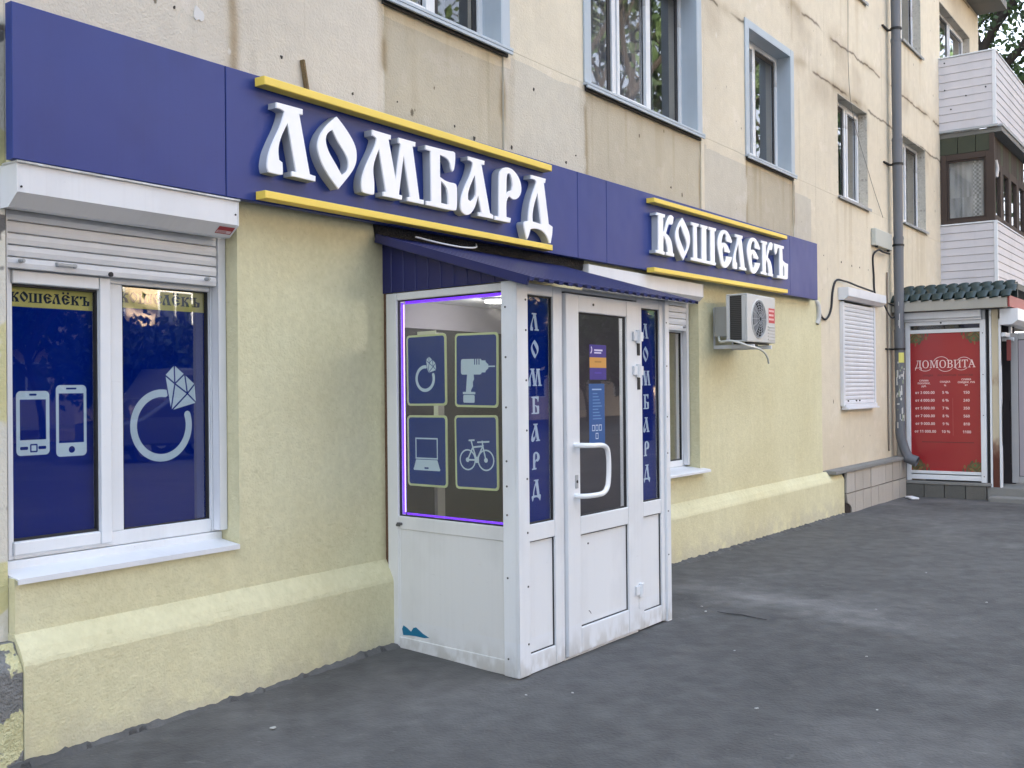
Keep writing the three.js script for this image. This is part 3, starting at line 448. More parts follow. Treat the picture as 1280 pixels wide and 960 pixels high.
/* ------------------------------------------------------------ blue shop sign */
{
  const s = thing('shop_sign', 'long blue sign board with raised white letters ЛОМБАРД and КОШЕЛЕКЪ between yellow bars', 'sign', [2.39, 2.61, 0.05]);
  const tilt = (x) => Math.max(0, x - 3) * 0.0045, xs = [2.39, 3.53, 6.98, 7.43, 11.6, 12.53], zF = 0.1;
  for (let i = 0; i < 5; i++) {
    const a = xs[i] + (i ? 0.0025 : 0), b = xs[i + 1] - 0.0025;
    add('panel', s, signBlue, extr([[a, 2.613 + tilt(a)], [b, 2.613 + tilt(b)], [b, 3.29 + tilt(b) * 1.3], [a, 3.29 + tilt(a) * 1.3]], 0.055, zF - 0.055, [], 0.003));
  }
  add('backing', s, seal, extr([[2.42, 2.63], [12.5, 2.67], [12.5, 3.3], [2.42, 3.27]], 0.05, -0.006));
  for (const [x0, x1, y0, y1, h] of [[3.722, 6.494, 3.228, 3.224, 0.046], [3.722, 6.494, 2.625, 2.632, 0.042], [8.12, 11.31, 3.225, 3.255, 0.04], [8.115, 11.31, 2.615, 2.65, 0.04]])
    add('trim_bar', s, barYellow, extr([[x0, y0], [x1, y1], [x1, y1 + h], [x0, y0 + h]], 0.08, zF + 0.001, [], 0.004));
  const letter = (k, x, y, sx = 1, sy = 1) => {
    const [o, ...h] = glyphLoops(k).map((l) => l.map((p) => [x + p[0] * sx, y + p[1] * sy]));
    const m = add('letter', s, letterWhite, extr(o, 0.012, zF + 0.058, h, 0.002));
    add('letter_return', m, letterSide, extr(o, 0.056, zF + 0.0015, h));
  };
  for (const [k, x, y] of [['L', 3.746, 2.766], ['O', 4.113, 2.757], ['M', 4.463, 2.765], ['B', 5.05, 2.772], ['A', 5.4, 2.763], ['R', 5.786, 2.773], ['D', 6.132, 2.681]]) letter(k, x, y);
  for (const [k, x, y, sx, sy] of [['K', 8.165, 2.783, 1, 1], ['O', 8.548, 2.771, 0.955, 0.945], ['W', 8.868, 2.787, 1, 1], ['E', 9.459, 2.781, 1, 1], ['L', 9.823, 2.796, 0.98, 0.915], ['E', 10.19, 2.787, 1, 1], ['K', 10.56, 2.8, 0.98, 1], ['Y', 10.943, 2.8, 1, 1]]) letter(k, x, y, sx, sy);
}
/* ------------------------------------------------------------ entrance porch */
const SIDE = side(-Math.PI / 2 - 0.107, 4.82, 0);          // porch flank: local x = distance from the wall, local z = outward
const porch = thing('entrance_porch', 'white glazed entrance porch with blue metal lean-to roof and purple lit window', 'porch', [4.7, 0, 0]);
const SK = std(0.08, 0.08, 0.08, 0.6);
{
  const Z = 1.12, P = porch, m = (g) => at(SIDE, g);
  // ---- front: posts, side lights, door
  const zf = Z - 0.012;
  add('corner_post', P, PVC, [rbox(4.682, 4.79, 0.005, 2.215, Z - 0.02, Z + 0.002, 0.005), ...m(rbox(1.006, 1.1175, 0.0, 2.205, -0.006, 0.012, 0.005))], 'white sheet metal corner trim');
  for (const y of [0.18, 0.5, 0.8, 1.1, 1.37, 1.65, 1.93, 2.1]) add('screw', P, SK, cyl(4.765, y, Z + 0.003, 0.006, 0.005, 'z', 8));
  for (const y of [0.1, 0.55, 0.9, 1.06, 1.2, 1.5, 1.78, 2.06]) add('screw', P, SK, m(cyl(1.04, y, 0.013, 0.006, 0.005, 'z', 8)));
  add('end_post', P, PVC, [rbox(6.455, 6.515, -0.01, 2.21, Z - 0.06, Z + 0.004, 0.004)], 'narrow trim strip');
  for (const y of [0.45, 0.75, 1.15, 1.4, 1.75, 2.05]) add('screw', P, SK, cyl(6.47, y, Z + 0.005, 0.005, 0.005, 'z', 8));
  add('torn_trim', P, PVC, [extr([[6.52, -0.01], [6.545, -0.005], [6.53, 0.2], [6.536, 0.36], [6.522, 0.42], [6.518, 0.4]], 0.004, Z - 0.03)], 'bent lower end of the trim strip');
  const film = (right) => new THREE.MeshPhysicalMaterial({ roughness: 0.8, specularIntensity: 0, map: canvasTex(256, 1240, (c, W, H) => {
    c.fillStyle = 'rgb(3,30,110)'; c.fillRect(0, 0, W, H); c.fillStyle = 'rgb(178,196,216)';
    ['L', 'O', 'M', 'B', 'A', 'R', 'D'].forEach((k, i) => { const wd = { L: 0.35, O: 0.316, M: 0.565, B: 0.317, A: 0.366, R: 0.324, D: 0.38 }[k]; const s = 245; glyphPath(c, k, W * 0.45 - wd * s * 0.5, H * (0.155 + i * 0.1225) + (k === 'D' ? 22 : 0), s, s * 1.02); });
  }) });
  const lite = (x0, x1, gx0, gx1, label) => {
    const g = partGroup('side_light', P, label);
    const lo = 0.0, hi = 2.2, ml = 0.742, mh = 0.838;
    add('frame', g, PVC, [rbox(x0, gx0, lo, hi, zf - 0.06, zf, 0.005), rbox(gx1, x1, lo, hi, zf - 0.06, zf, 0.005), rbox(gx0, gx1, 2.135, hi, zf - 0.06, zf - 0.0015, 0.005), rbox(gx0, gx1, ml, mh, zf - 0.06, zf - 0.0015, 0.005), rbox(gx0, gx1, lo, 0.11, zf - 0.06, zf - 0.0015, 0.005)]);
    add('gasket', g, seal, [...frame(gx0 - 0.003, gx1 + 0.003, mh - 0.003, 2.138, 0.012, zf - 0.026, zf - 0.012, 0.001), ...frame(gx0 - 0.002, gx1 + 0.002, 0.108, ml + 0.002, 0.008, zf - 0.024, zf - 0.012, 0.001)]);
    add('panel', g, PVC, rbox(gx0 - 0.005, gx1 + 0.005, 0.1, ml + 0.005, zf - 0.03, zf - 0.019, 0.002));
    add('pane', g, glass, box(gx0, gx1, mh, 2.135, zf - 0.0205, zf - 0.0195));
    add('printed_film', g, film(), plate(gx0, gx1, mh, 2.135, zf - 0.034), 'navy film with the word ЛОМБАРД set vertically');
    add('backing', g, blackM, box(gx0, gx1, mh, 2.13, zf - 0.056, zf - 0.038));
  };
  lite(4.782, 5.135, 4.808, 5.068, 'narrow side light left of the door'); lite(6.078, 6.452, 6.145, 6.4, 'narrow side light right of the door');
  add('door_frame', P, PVC, [rbox(5.138, 5.172, 0, 2.2, zf - 0.06, zf - 0.004, 0.004), rbox(5.172, 6.076, 2.178, 2.2, zf - 0.06, zf - 0.004, 0.004), rbox(5.172, 6.076, -0.03, 0.012, zf - 0.06, zf - 0.01, 0.004)]);
  add('door_gap', P, seal, [box(5.172, 5.186, 0.012, 2.176, zf - 0.05, zf - 0.03), box(5.186, 6.076, 2.166, 2.177, zf - 0.05, zf - 0.03)]);
  const d = partGroup('door', P, 'white half-glazed entrance door'), dz = zf + 0.014;
  const gx0 = 5.33, gx1 = 5.918, gy0 = 0.83, gy1 = 2.062;
  add('leaf', d, PVC, [rbox(5.186, gx0, 0.014, 2.168, dz - 0.062, dz, 0.006), rbox(gx1, 6.072, 0.014, 2.168, dz - 0.062, dz, 0.006), rbox(gx0, gx1, gy1, 2.168, dz - 0.062, dz - 0.0015, 0.006), rbox(gx0, gx1, 0.72, gy0, dz - 0.062, dz - 0.0015, 0.006), rbox(gx0, gx1, 0.014, 0.165, dz - 0.062, dz - 0.0015, 0.006)]);
  add('panel', d, PVC, rbox(gx0 - 0.004, gx1 + 0.004, 0.16, 0.724, dz - 0.04, dz - 0.02, 0.002));
  add('gasket', d, seal, [...frame(gx0 - 0.003, gx1 + 0.003, gy0 - 0.003, gy1 + 0.003, 0.012, dz - 0.03, dz - 0.014, 0.001), ...frame(gx0 - 0.002, gx1 + 0.002, 0.163, 0.722, 0.009, dz - 0.025, dz - 0.014, 0.001)]);
  add('pane', d, glass, box(gx0, gx1, gy0, gy1, dz - 0.0255, dz - 0.0245));
  const h = tube([[5.272, 1.262, dz - 0.005], [5.278, 1.262, dz + 0.05], [5.33, 1.26, dz + 0.085], [5.43, 1.255, dz + 0.1], [5.475, 1.235, dz + 0.1], [5.492, 1.19, dz + 0.1], [5.492, 1.06, dz + 0.1], [5.475, 1.0, dz + 0.1], [5.43, 0.97, dz + 0.1], [5.33, 0.962, dz + 0.085], [5.278, 0.96, dz + 0.05], [5.272, 0.96, dz - 0.005]], 0.0155, 90, 14);
  add('handle', d, std(0.8, 0.81, 0.82, 0.25), h, 'white D-shaped pull handle');
  add('lock', d, greyMetal, [rbox(5.268, 5.298, 0.985 + 0.02, 1.085, dz, dz + 0.006, 0.003)]); add('keyhole', d, seal, cyl(5.283, 1.045, dz + 0.0065, 0.009, 0.004, 'z', 12));
  for (const y of [1.94, 1.715]) { add('hinge', d, PVC, [cyl(6.052, y, dz + 0.012, 0.02, 0.085, 'y', 14), rbox(5.99, 6.052, y - 0.03, y + 0.03, dz, dz + 0.014, 0.004), rbox(6.05, 6.12, y - 0.03, y + 0.03, dz - 0.008, dz + 0.012, 0.004)]); add('hinge_shadow_plate', d, seal, rbox(6.05, 6.085, y - 0.125, y - 0.045, dz - 0.01, dz + 0.006, 0.003)); }
  add('hinge', d, PVC, [cyl(6.055, 0.275, dz + 0.012, 0.02, 0.085, 'y', 14), rbox(5.99, 6.055, 0.245, 0.305, dz, dz + 0.014, 0.004), rbox(6.04, 6.09, 0.15, 0.225, dz - 0.01, dz + 0.004, 0.003)]);
  add('spyhole', d, SK, [cyl(5.5, 2.115, dz + 0.001, 0.008, 0.004, 'z', 10), cyl(5.44, 0.655, dz - 0.018, 0.006, 0.004, 'z', 8)]);
  add('scuff', d, std(0.12, 0.12, 0.13, 0.9), [tube([[5.44, 0.245, dz - 0.0195], [5.455, 0.238, dz - 0.0195], [5.47, 0.222, dz - 0.0195]], 0.0025, 6, 4)]);
  const note = (x0, x1, y0, y1, draw, label) => add('notice', d, new THREE.MeshStandardMaterial({ roughness: 0.6, map: canvasTex(200, Math.round(200 * (y1 - y0) / (x1 - x0)), draw) }), plate(x0, x1, y0, y1, dz - 0.0235), label);
  note(5.487, 5.69, 1.655, 1.872, (c, W, H) => { c.fillStyle = '#3a2b84'; c.fillRect(0, 0, W, H); c.fillStyle = '#c99446'; c.fillRect(0, H * 0.36, W, H * 0.3); c.fillStyle = '#d8d4ea'; c.fillRect(W * 0.28, H * 0.13, W * 0.5, H * 0.05); c.fillRect(W * 0.28, H * 0.21, W * 0.42, H * 0.04); c.beginPath(); c.arc(W * 0.02, H * 0.14, W * 0.12, -0.8, 1.2); c.lineWidth = 9; c.strokeStyle = '#d8d4ea'; c.stroke(); c.fillStyle = '#a97832'; c.fillRect(W * 0.3, H * 0.46, W * 0.4, H * 0.05); c.fillStyle = '#4a3aa0'; c.fillRect(W * 0.3, H * 0.78, W * 0.4, H * 0.05); }, 'purple and orange notice');
  note(5.475, 5.665, 1.24, 1.63, (c, W, H) => { c.fillStyle = '#23528e'; c.fillRect(0, 0, W, H); c.fillStyle = '#9db7d6'; c.fillRect(W * 0.2, H * 0.08, W * 0.6, H * 0.022); c.fillStyle = '#5c86b8'; for (let i = 0; i < 9; i++) c.fillRect(W * 0.24, H * (0.15 + i * 0.05), W * (0.3 + ((i * 37) % 30) / 100), H * 0.016); c.strokeStyle = '#c8d4e2'; c.lineWidth = 5; for (let i = 0; i < 3; i++) c.strokeRect(W * (0.2 + i * 0.22), H * 0.66, W * 0.14, H * 0.085); c.strokeRect(W * 0.42, H * 0.79, W * 0.14, H * 0.085); }, 'blue opening hours notice');

  // ---- flank facing the camera
  const q = partGroup('side_window', P, 'flank window of the porch');
  add('frame', q, PVCdirty, m([rbox(0.03, 0.124, 0.0, 2.2, -0.07, 0, 0.005), rbox(1.002, 1.02, 0.0, 2.2, -0.07, 0, 0.005), rbox(0.124, 1.002, 2.155, 2.2, -0.07, -0.0015, 0.005), rbox(0.124, 1.002, 0.748, 0.828, -0.07, -0.0015, 0.005), rbox(0.124, 1.002, 0.0, 0.085, -0.07, -0.0015, 0.005)]));
  add('gasket', q, seal, m(frame(0.12, 1.006, 0.824, 2.158, 0.01, -0.032, -0.016, 0.001)));
  add('pane', q, glass, m(box(0.122, 1.004, 0.826, 2.156, -0.0265, -0.0255)));
  add('lower_panel', P, PVCdirty, m([rbox(0.12, 1.006, 0.07, 0.752, -0.04, -0.008, 0.003)]), 'scuffed white lower panel');
  add('edge_strip', P, PVCdirty, m([rbox(0.124, 0.136, 0.085, 0.748, -0.02, -0.004, 0.003)]));
  const sh = [[0.015, 0.0], [0.005, 0.05], [0.018, 0.08], [0.05, 0.065], [0.085, 0.04], [0.105, 0.075], [0.13, 0.085], [0.155, 0.068], [0.19, 0.045], [0.245, 0.022], [0.2, 0.012], [0.12, 0.012], [0.07, 0.008]];
  add('torn_sticker', P, std(0.0, 0.14, 0.26, 0.6), m(extr(sh.map(([a, b]) => [0.14 + a, 0.098 + b * 0.75]), 0.0015, -0.0078)), 'torn turquoise sticker remnant');
  add('latch', P, SK, m([rbox(0.115, 0.145, 0.765, 0.78, 0, 0.012, 0.003), rbox(0.13, 0.165, 0.775, 0.79, 0, 0.02, 0.004)]));
  const fl = []; for (let i = 0; i < 60; i++) { const y = 0.46 + i * 0.034; fl.push([-0.024 + R() * 0.014, y]); }
  add('foam_joint', P, foam, m(extr([[0.029, 0.45], [0.029, 2.5], ...fl.reverse()], 0.05, -0.06)), 'rough brown mounting foam along the wall');
  // ---- gable and roof
  const rib = (x0, x1, top) => { const o = []; for (let x = x0; x < x1; x += 0.108) { const e = Math.min(x1, x + 0.108); o.push([x, e]); } return o; };
  rib(-0.02, 1.1).forEach(([a, b]) => {
    const t = (u) => 2.535 - (u / 1.12) * 0.305;
    add('cladding_sheet', P, sheetBlue, m([extr([[a, 2.205], [b - 0.022, 2.205], [b - 0.022, t(b - 0.022)], [a, t(a)]], 0.01, -0.012), extr([[b - 0.022, 2.205], [b, 2.205], [b, t(b)], [b - 0.022, t(b - 0.022)]], 0.016, -0.012, [], 0.003)]));
  });
  const prof = []; for (let x = 4.655; x < 6.66; x += 0.1) prof.push([x, 0], [x + 0.03, 0], [x + 0.04, 0.016], [x + 0.082, 0.016], [x + 0.092, 0]);
  const a3 = prof.slice(), b3 = prof.slice().reverse().map(([x, y]) => [x, y - 0.006]);
  const rf = extr([...a3, ...b3], 1.27, 0), sl = Math.atan2(0.35, 1.2);
  rf.applyMatrix4(new THREE.Matrix4().makeTranslation(0, 2.548, 0.03).multiply(new THREE.Matrix4().makeRotationX(sl)));
  rf.applyMatrix4(new THREE.Matrix4().set(1, 0, -0.09, 0.085, 0, 1, 0, 0, 0, 0, 1, 0, 0, 0, 0, 1));
  const roof = add('roof', P, sheetRoof, rf, 'corrugated dark blue lean-to roof');
  const et = rbox(-0.012, 0.012, -0.035, 0.02, 0, 1.26, 0.004); et.applyMatrix4(new THREE.Matrix4().makeTranslation(4.655, 2.548, 0.03).multiply(new THREE.Matrix4().makeRotationX(sl)));
  et.applyMatrix4(new THREE.Matrix4().set(1, 0, -0.09, 0.085, 0, 1, 0, 0, 0, 0, 1, 0, 0, 0, 0, 1));
  add('edge_trim', roof, sheetRoof, et);
  add('soffit', P, PVC, box(4.86, 6.46, 2.175, 2.19, 0.023, 1.045), 'white ceiling panel');
  // ---- inside
  add('inner_wall', P, std(0.035, 0.035, 0.045, 0.8), [box(4.86, 6.46, 0.0, 2.0, 0.002, 0.02)], 'dark inner wall');
  add('inner_frieze', P, std(0.32, 0.31, 0.35, 0.7), [box(4.86, 6.46, 2.001, 2.174, 0.002, 0.022)], 'pale strip above the dark inner wall');
  add('flank_wall', P, std(0.11, 0.1, 0.12, 0.8), [box(6.465, 6.5, -0.2, 2.21, 0.002, 1.05)]);
  add('inner_door_frame', P, std(0.3, 0.3, 0.27, 0.5), [rbox(5.28, 5.36, 0, 1.98, 0.021, 0.05, 0.004), rbox(6.2, 6.28, 0, 1.98, 0.021, 0.05, 0.004)]);
  add('inner_handle', P, seal, [tube([[5.9, 1.05, 0.06], [5.84, 1.05, 0.07], [5.8, 1.05, 0.07]], 0.008, 8, 6), cyl(5.9, 1.05, 0.04, 0.012, 0.04, 'z')]);
  add('floor_mat', P, std(0.05, 0.05, 0.05, 0.95), box(4.9, 6.44, 0.002, 0.012, 0.1, 1.0));
}
const rnd = (w, h, q) => [[q, 0], [w - q, 0], [w - q * 0.3, q * 0.3], [w, q], [w, h - q], [w - q * 0.3, h - q * 0.3], [w - q, h], [q, h], [q * 0.3, h - q * 0.3], [0, h - q], [0, q], [q * 0.3, q * 0.3]];
{ // posters hanging just inside the flank glass
  const mk = (draw) => new THREE.MeshPhysicalMaterial({ roughness: 0.8, specularIntensity: 0, map: canvasTex(330, 436, (c, W, H) => { c.fillStyle = 'rgb(178,190,142)'; c.fillRect(0, 0, W, H); c.fillStyle = 'rgb(12,48,112)'; RR(c, 13, 13, W - 26, H - 26, 18); c.fillStyle = c.strokeStyle = 'rgb(176,196,204)'; draw(c, W, H); }) });
  const COL = 'rgb(176,196,204)', BG = 'rgb(12,48,112)';
  const draws = {
    ring: (c) => RING(c, 155, 270, 72, 20, COL, BG),
    drill: (c) => { RR(c, 48, 152, 160, 92, 14); c.fillRect(205, 162, 32, 70); c.beginPath(); c.moveTo(237, 170); c.lineTo(258, 186); c.lineTo(258, 208); c.lineTo(237, 224); c.fill(); c.fillRect(256, 193, 52, 8); c.beginPath(); c.moveTo(96, 240); c.lineTo(146, 240); c.lineTo(150, 272); c.lineTo(140, 288); c.lineTo(142, 312); c.lineTo(126, 336); c.lineTo(128, 352); c.lineTo(86, 352); c.fill(); RR(c, 62, 346, 98, 14, 5); RR(c, 66, 364, 88, 46, 8); c.fillStyle = BG; for (let i = 0; i < 3; i++) c.fillRect(150 + i * 17, 152, 7, 34); },
    laptop: (c) => { c.lineWidth = 9; c.strokeRect(72, 142, 178, 122); c.beginPath(); c.moveTo(72, 272); c.lineTo(250, 272); c.lineTo(268, 322); c.lineTo(54, 322); c.fill(); RR(c, 50, 322, 222, 16, 6); c.fillStyle = BG; c.fillRect(142, 318, 34, 10); },
    bicycle: (c) => { c.lineWidth = 9; for (const x of [98, 238]) { c.beginPath(); c.arc(x, 262, 58, 0, 7); c.stroke(); c.beginPath(); c.arc(x, 262, 14, 0, 7); c.fill(); } c.lineWidth = 10; c.lineCap = 'round'; const L = (...p) => { c.beginPath(); p.forEach((q, i) => c[i ? 'lineTo' : 'moveTo'](...q)); c.stroke(); }; L([98, 262], [140, 188], [216, 180], [168, 262], [140, 188], [128, 150]); L([98, 262], [168, 262]); L([238, 262], [216, 180], [212, 152]); L([112, 148], [150, 146]); L([178, 158], [262, 154]); c.beginPath(); c.arc(168, 262, 18, 0, 7); c.fill(); },
  };
  for (const [k, u0, y0, label] of [['ring', 0.165, 1.505, 'blue poster with a ring pictogram hanging upper left inside the porch flank window'], ['drill', 0.578, 1.5, 'blue poster with a cordless drill pictogram hanging upper right inside the porch flank window'], ['laptop', 0.165, 1.015, 'blue poster with a laptop pictogram hanging lower left inside the porch flank window'], ['bicycle', 0.578, 1.018, 'blue poster with a bicycle pictogram hanging lower right inside the porch flank window']]) {
    const t = thing('poster', label, 'poster', [4.78, y0, u0], 'pictogram posters inside the porch window');
    const tilt = { ring: 0.008, drill: -0.012, laptop: 0.004, bicycle: 0.012 }[k];
    const tr = SIDE.clone().multiply(new THREE.Matrix4().makeTranslation(u0, y0, -0.05)).multiply(new THREE.Matrix4().makeRotationZ(tilt));
    add('board', t, std(0.45, 0.5, 0.3, 0.6), at(tr, extr(rnd(0.345, 0.432, 0.022), 0.006, -0.006)));
    add('print', t, mk(draws[k]), at(tr, (() => { const g = new THREE.ShapeGeometry(new THREE.Shape(rnd(0.345, 0.432, 0.022).map((p) => new THREE.Vector2(...p)))), p = g.attributes.position, u = g.attributes.uv; for (let i = 0; i < p.count; i++) u.setXY(i, p.getX(i) / 0.345, p.getY(i) / 0.432); g.translate(0, 0, 0.001); g.userData.keepUV = true; return g; })()));
    if (k === 'ring' || k === 'laptop') add('tape', t, std(0.5, 0.52, 0.36, 0.5), at(tr, k === 'ring' ? rbox(0.1, 0.26, 0.431, 0.452, -0.004, 0.002, 0.001) : rbox(0.235, 0.27, 0.431, 0.49, -0.004, 0.001, 0.001)));
  }
  // purple LED strip round the flank glass, ceiling lamp
  const led = new THREE.MeshStandardMaterial({ color: C(0.1, 0.03, 0.4), emissive: C(0.1, 0.012, 0.62), emissiveIntensity: 0.24 }), core = new THREE.MeshStandardMaterial({ color: C(0.5, 0.4, 0.9), emissive: C(0.3, 0.2, 0.7), emissiveIntensity: 0.5 });
  const s = thing('led_strip', 'glowing purple light strip round the porch flank window', 'light strip', [4.78, 0.83, 0.19]);
  add('strip', s, led, at(SIDE, [rbox(0.118, 0.142, 0.836, 2.14, -0.052, -0.045, 0.002)])); add('strip', s, led, at(SIDE, [rbox(0.156, 1.0, 2.132, 2.15, -0.052, -0.045, 0.002)])); add('strip', s, led, at(SIDE, [rbox(0.156, 1.0, 0.834, 0.846, -0.052, -0.045, 0.002)]));
  add('tube', s, core, at(SIDE, [cyl(0.149, 1.49, -0.041, 0.004, 1.28, 'y', 8)]));
  const ra = (x, y, w, h) => { const l = new THREE.RectAreaLight(C(0.2, 0.03, 1), 0.22, w, h); const p = new V3(x, y, -0.056).applyMatrix4(SIDE), t = new V3(x, y, -1).applyMatrix4(SIDE); l.position.copy(p); l.lookAt(t); scene.add(l); };
  ra(0.136, 1.49, 0.03, 1.28); ra(0.6, 2.132, 0.72, 0.026);
  const lamp = thing('ceiling_lamp', 'round white lamp glowing on the porch ceiling', 'lamp', [5.3, 2.16, 0.56]);
  add('rim', lamp, PVC, cyl(5.3, 2.168, 0.56, 0.115, 0.014, 'y', 32)); add('diffuser', lamp, new THREE.MeshStandardMaterial({ color: C(0.9, 0.9, 0.9), emissive: C(1, 0.97, 0.92), emissiveIntensity: 0.5 }), cyl(5.3, 2.156, 0.56, 0.1, 0.012, 'y', 32));
  const pl = new THREE.PointLight(C(1, 0.96, 0.9), 0.11, 0, 2); pl.position.set(5.3, 2.12, 0.56); pl.castShadow = true; pl.shadow.radius = 4; scene.add(pl);
  const wire = add('wire', scene, std(0.6, 0.6, 0.6, 0.6), tube([[5.0, 2.57, 0.12], [5.2, 2.548, 0.16], [5.45, 2.545, 0.17], [5.62, 2.57, 0.13], [5.68, 2.6, 0.08]], 0.006, 30, 6)); Object.assign(wire.userData, { label: 'thin white wire hanging loose between the porch roof and the sign', category: 'wire' });
}
/* ---------------------------------------------------------- air conditioner */
{
  const ac = thing('air_conditioner', 'white air conditioner unit on wall brackets under the smaller sign lettering', 'air conditioner', [9.95, 2.04, 0.2]);
  const x0 = 9.575, x1 = 10.3, y0 = 2.045, y1 = 2.515, z0 = 0.2, z1 = 0.42, cx = 9.87, cy = 2.275, r = 0.185;
  const body = std(0.6, 0.61, 0.6, 0.5, { map: grime });
  const circ = (rad, n = 40) => Array.from({ length: n }, (_, i) => [cx + Math.cos(-i / n * 2 * Math.PI) * rad, cy + Math.sin(-i / n * 2 * Math.PI) * rad]);
  add('casing', ac, body, [extr(rect(x0, x1, y0 + 0.004, y1 - 0.004), 0.02, z1 - 0.02, [circ(r)], 0.004), rbox(x0, x1, y1 - 0.016, y1, z0, z1 - 0.002, 0.006), rbox(x0, x1, y0, y0 + 0.016, z0, z1 - 0.002, 0.006), rbox(x1 - 0.012, x1 - 0.001, y0 + 0.01, y1 - 0.01, z0, z1 - 0.022, 0.003), rbox(x0 + 0.001, x0 + 0.012, y0 + 0.017, y1 - 0.017, z0, z0 + 0.035, 0.003), rbox(x0 + 0.001, x0 + 0.012, y0 + 0.017, y1 - 0.017, z1 - 0.06, z1 - 0.021, 0.003)]);
  add('side_coil', ac, std(0.04, 0.038, 0.034, 0.8), [rbox(x0 + 0.006, x0 + 0.02, y0 + 0.017, y1 - 0.017, z0 + 0.036, z1 - 0.061, 0.001)], 'dark heat exchanger fins');
  add('fin', ac, std(0.07, 0.066, 0.06, 0.7), Array.from({ length: 24 }, (_, i) => box(x0 + 0.003, x0 + 0.0055, y0 + 0.02 + i * 0.0185, y0 + 0.026 + i * 0.0185, z0 + 0.037, z1 - 0.062)), undefined, { kind: 'stuff' });
  add('interior', ac, std(0.03, 0.03, 0.032, 0.9), box(x0 + 0.02, x1 - 0.02, y0 + 0.02, y1 - 0.02, z0 + 0.002, z1 - 0.12));
  const bl = []; for (let i = 0; i < 3; i++) { const g = new THREE.CylinderGeometry(0.165, 0.165, 0.012, 14, 1, false, i * 2.094, 1.35); g.rotateX(Math.PI / 2); g.rotateY(0.12); g.translate(cx, cy, z1 - 0.06); bl.push(g); }
  add('fan', ac, std(0.16, 0.17, 0.18, 0.5), [...bl, cyl(cx, cy, z1 - 0.055, 0.05, 0.04, 'z', 20)]);
  const gr = []; for (let i = 1; i <= 7; i++) { const g = new THREE.TorusGeometry(0.025 * i, 0.0022, 5, 36); g.translate(cx, cy, z1 + 0.006 + (7 - i) * 0.002); gr.push(g); }
  for (let i = 0; i < 14; i++) { const a = i / 14 * Math.PI * 2; gr.push(tube([[cx + Math.cos(a) * 0.03, cy + Math.sin(a) * 0.03, z1 + 0.018], [cx + Math.cos(a) * 0.12, cy + Math.sin(a) * 0.12, z1 + 0.014], [cx + Math.cos(a) * 0.195, cy + Math.sin(a) * 0.195, z1 + 0.001]], 0.0024, 6, 4)); }
  add('fan_grille', ac, std(0.55, 0.56, 0.57, 0.5), gr);
  const rg = new THREE.TorusGeometry(r + 0.006, 0.008, 6, 40); rg.translate(cx, cy, z1); add('fan_ring', ac, body, rg);
  for (let i = 0; i < 5; i++) add('louvre', ac, body, rbox(10.1, 10.28, 2.075 + i * 0.032, 2.09 + i * 0.032, z1 - 0.001, z1 + 0.006, 0.002));
  const lab = canvasTex(160, 256, (c, W, H) => { c.fillStyle = '#c0383f'; c.fillRect(0, 0, W, H); c.fillStyle = '#f2d9d4'; for (let i = 0; i < 3; i++) { let x = 14; const y = 30 + i * 72; while (x < 130) { const w = 10 + (x * 7 + i * 13) % 16; c.fillRect(x, y, w, 34); x += w + 6; } } });
  add('label', ac, new THREE.MeshStandardMaterial({ map: lab, roughness: 0.5 }), plate(10.12, 10.285, 2.25, 2.4, z1 + 0.0015), 'red sticker with white print');
  for (const z of [0.25, 0.37]) add('foot', ac, blackM, rbox(x0 + 0.08, x1 - 0.08, y0 - 0.02, y0 - 0.001, z - 0.015, z + 0.015, 0.003));
  for (const x of [9.72, 10.17]) add('bracket', ac, whiteMetal, [rbox(x - 0.016, x + 0.016, 1.985, 2.022, 0.012, 0.43, 0.003), rbox(x - 0.016, x + 0.016, 1.985, 2.4, 0.001, 0.012, 0.003)]);
  add('valve_cover', ac, std(0.3, 0.3, 0.28, 0.6), rbox(9.62, 9.72, 2.1, 2.4, 0.05, 0.19, 0.01));
  const ho = add('hose', ac, std(0.55, 0.56, 0.52, 0.5), tube([[9.62, 2.1, 0.1], [9.52, 2.05, 0.16], [9.48, 2.05, 0.3], [9.62, 2.0, 0.42], [9.85, 1.965, 0.45], [10.0, 1.9, 0.45], [10.06, 1.84, 0.44]], 0.011, 40, 8), 'white drain hose');
}
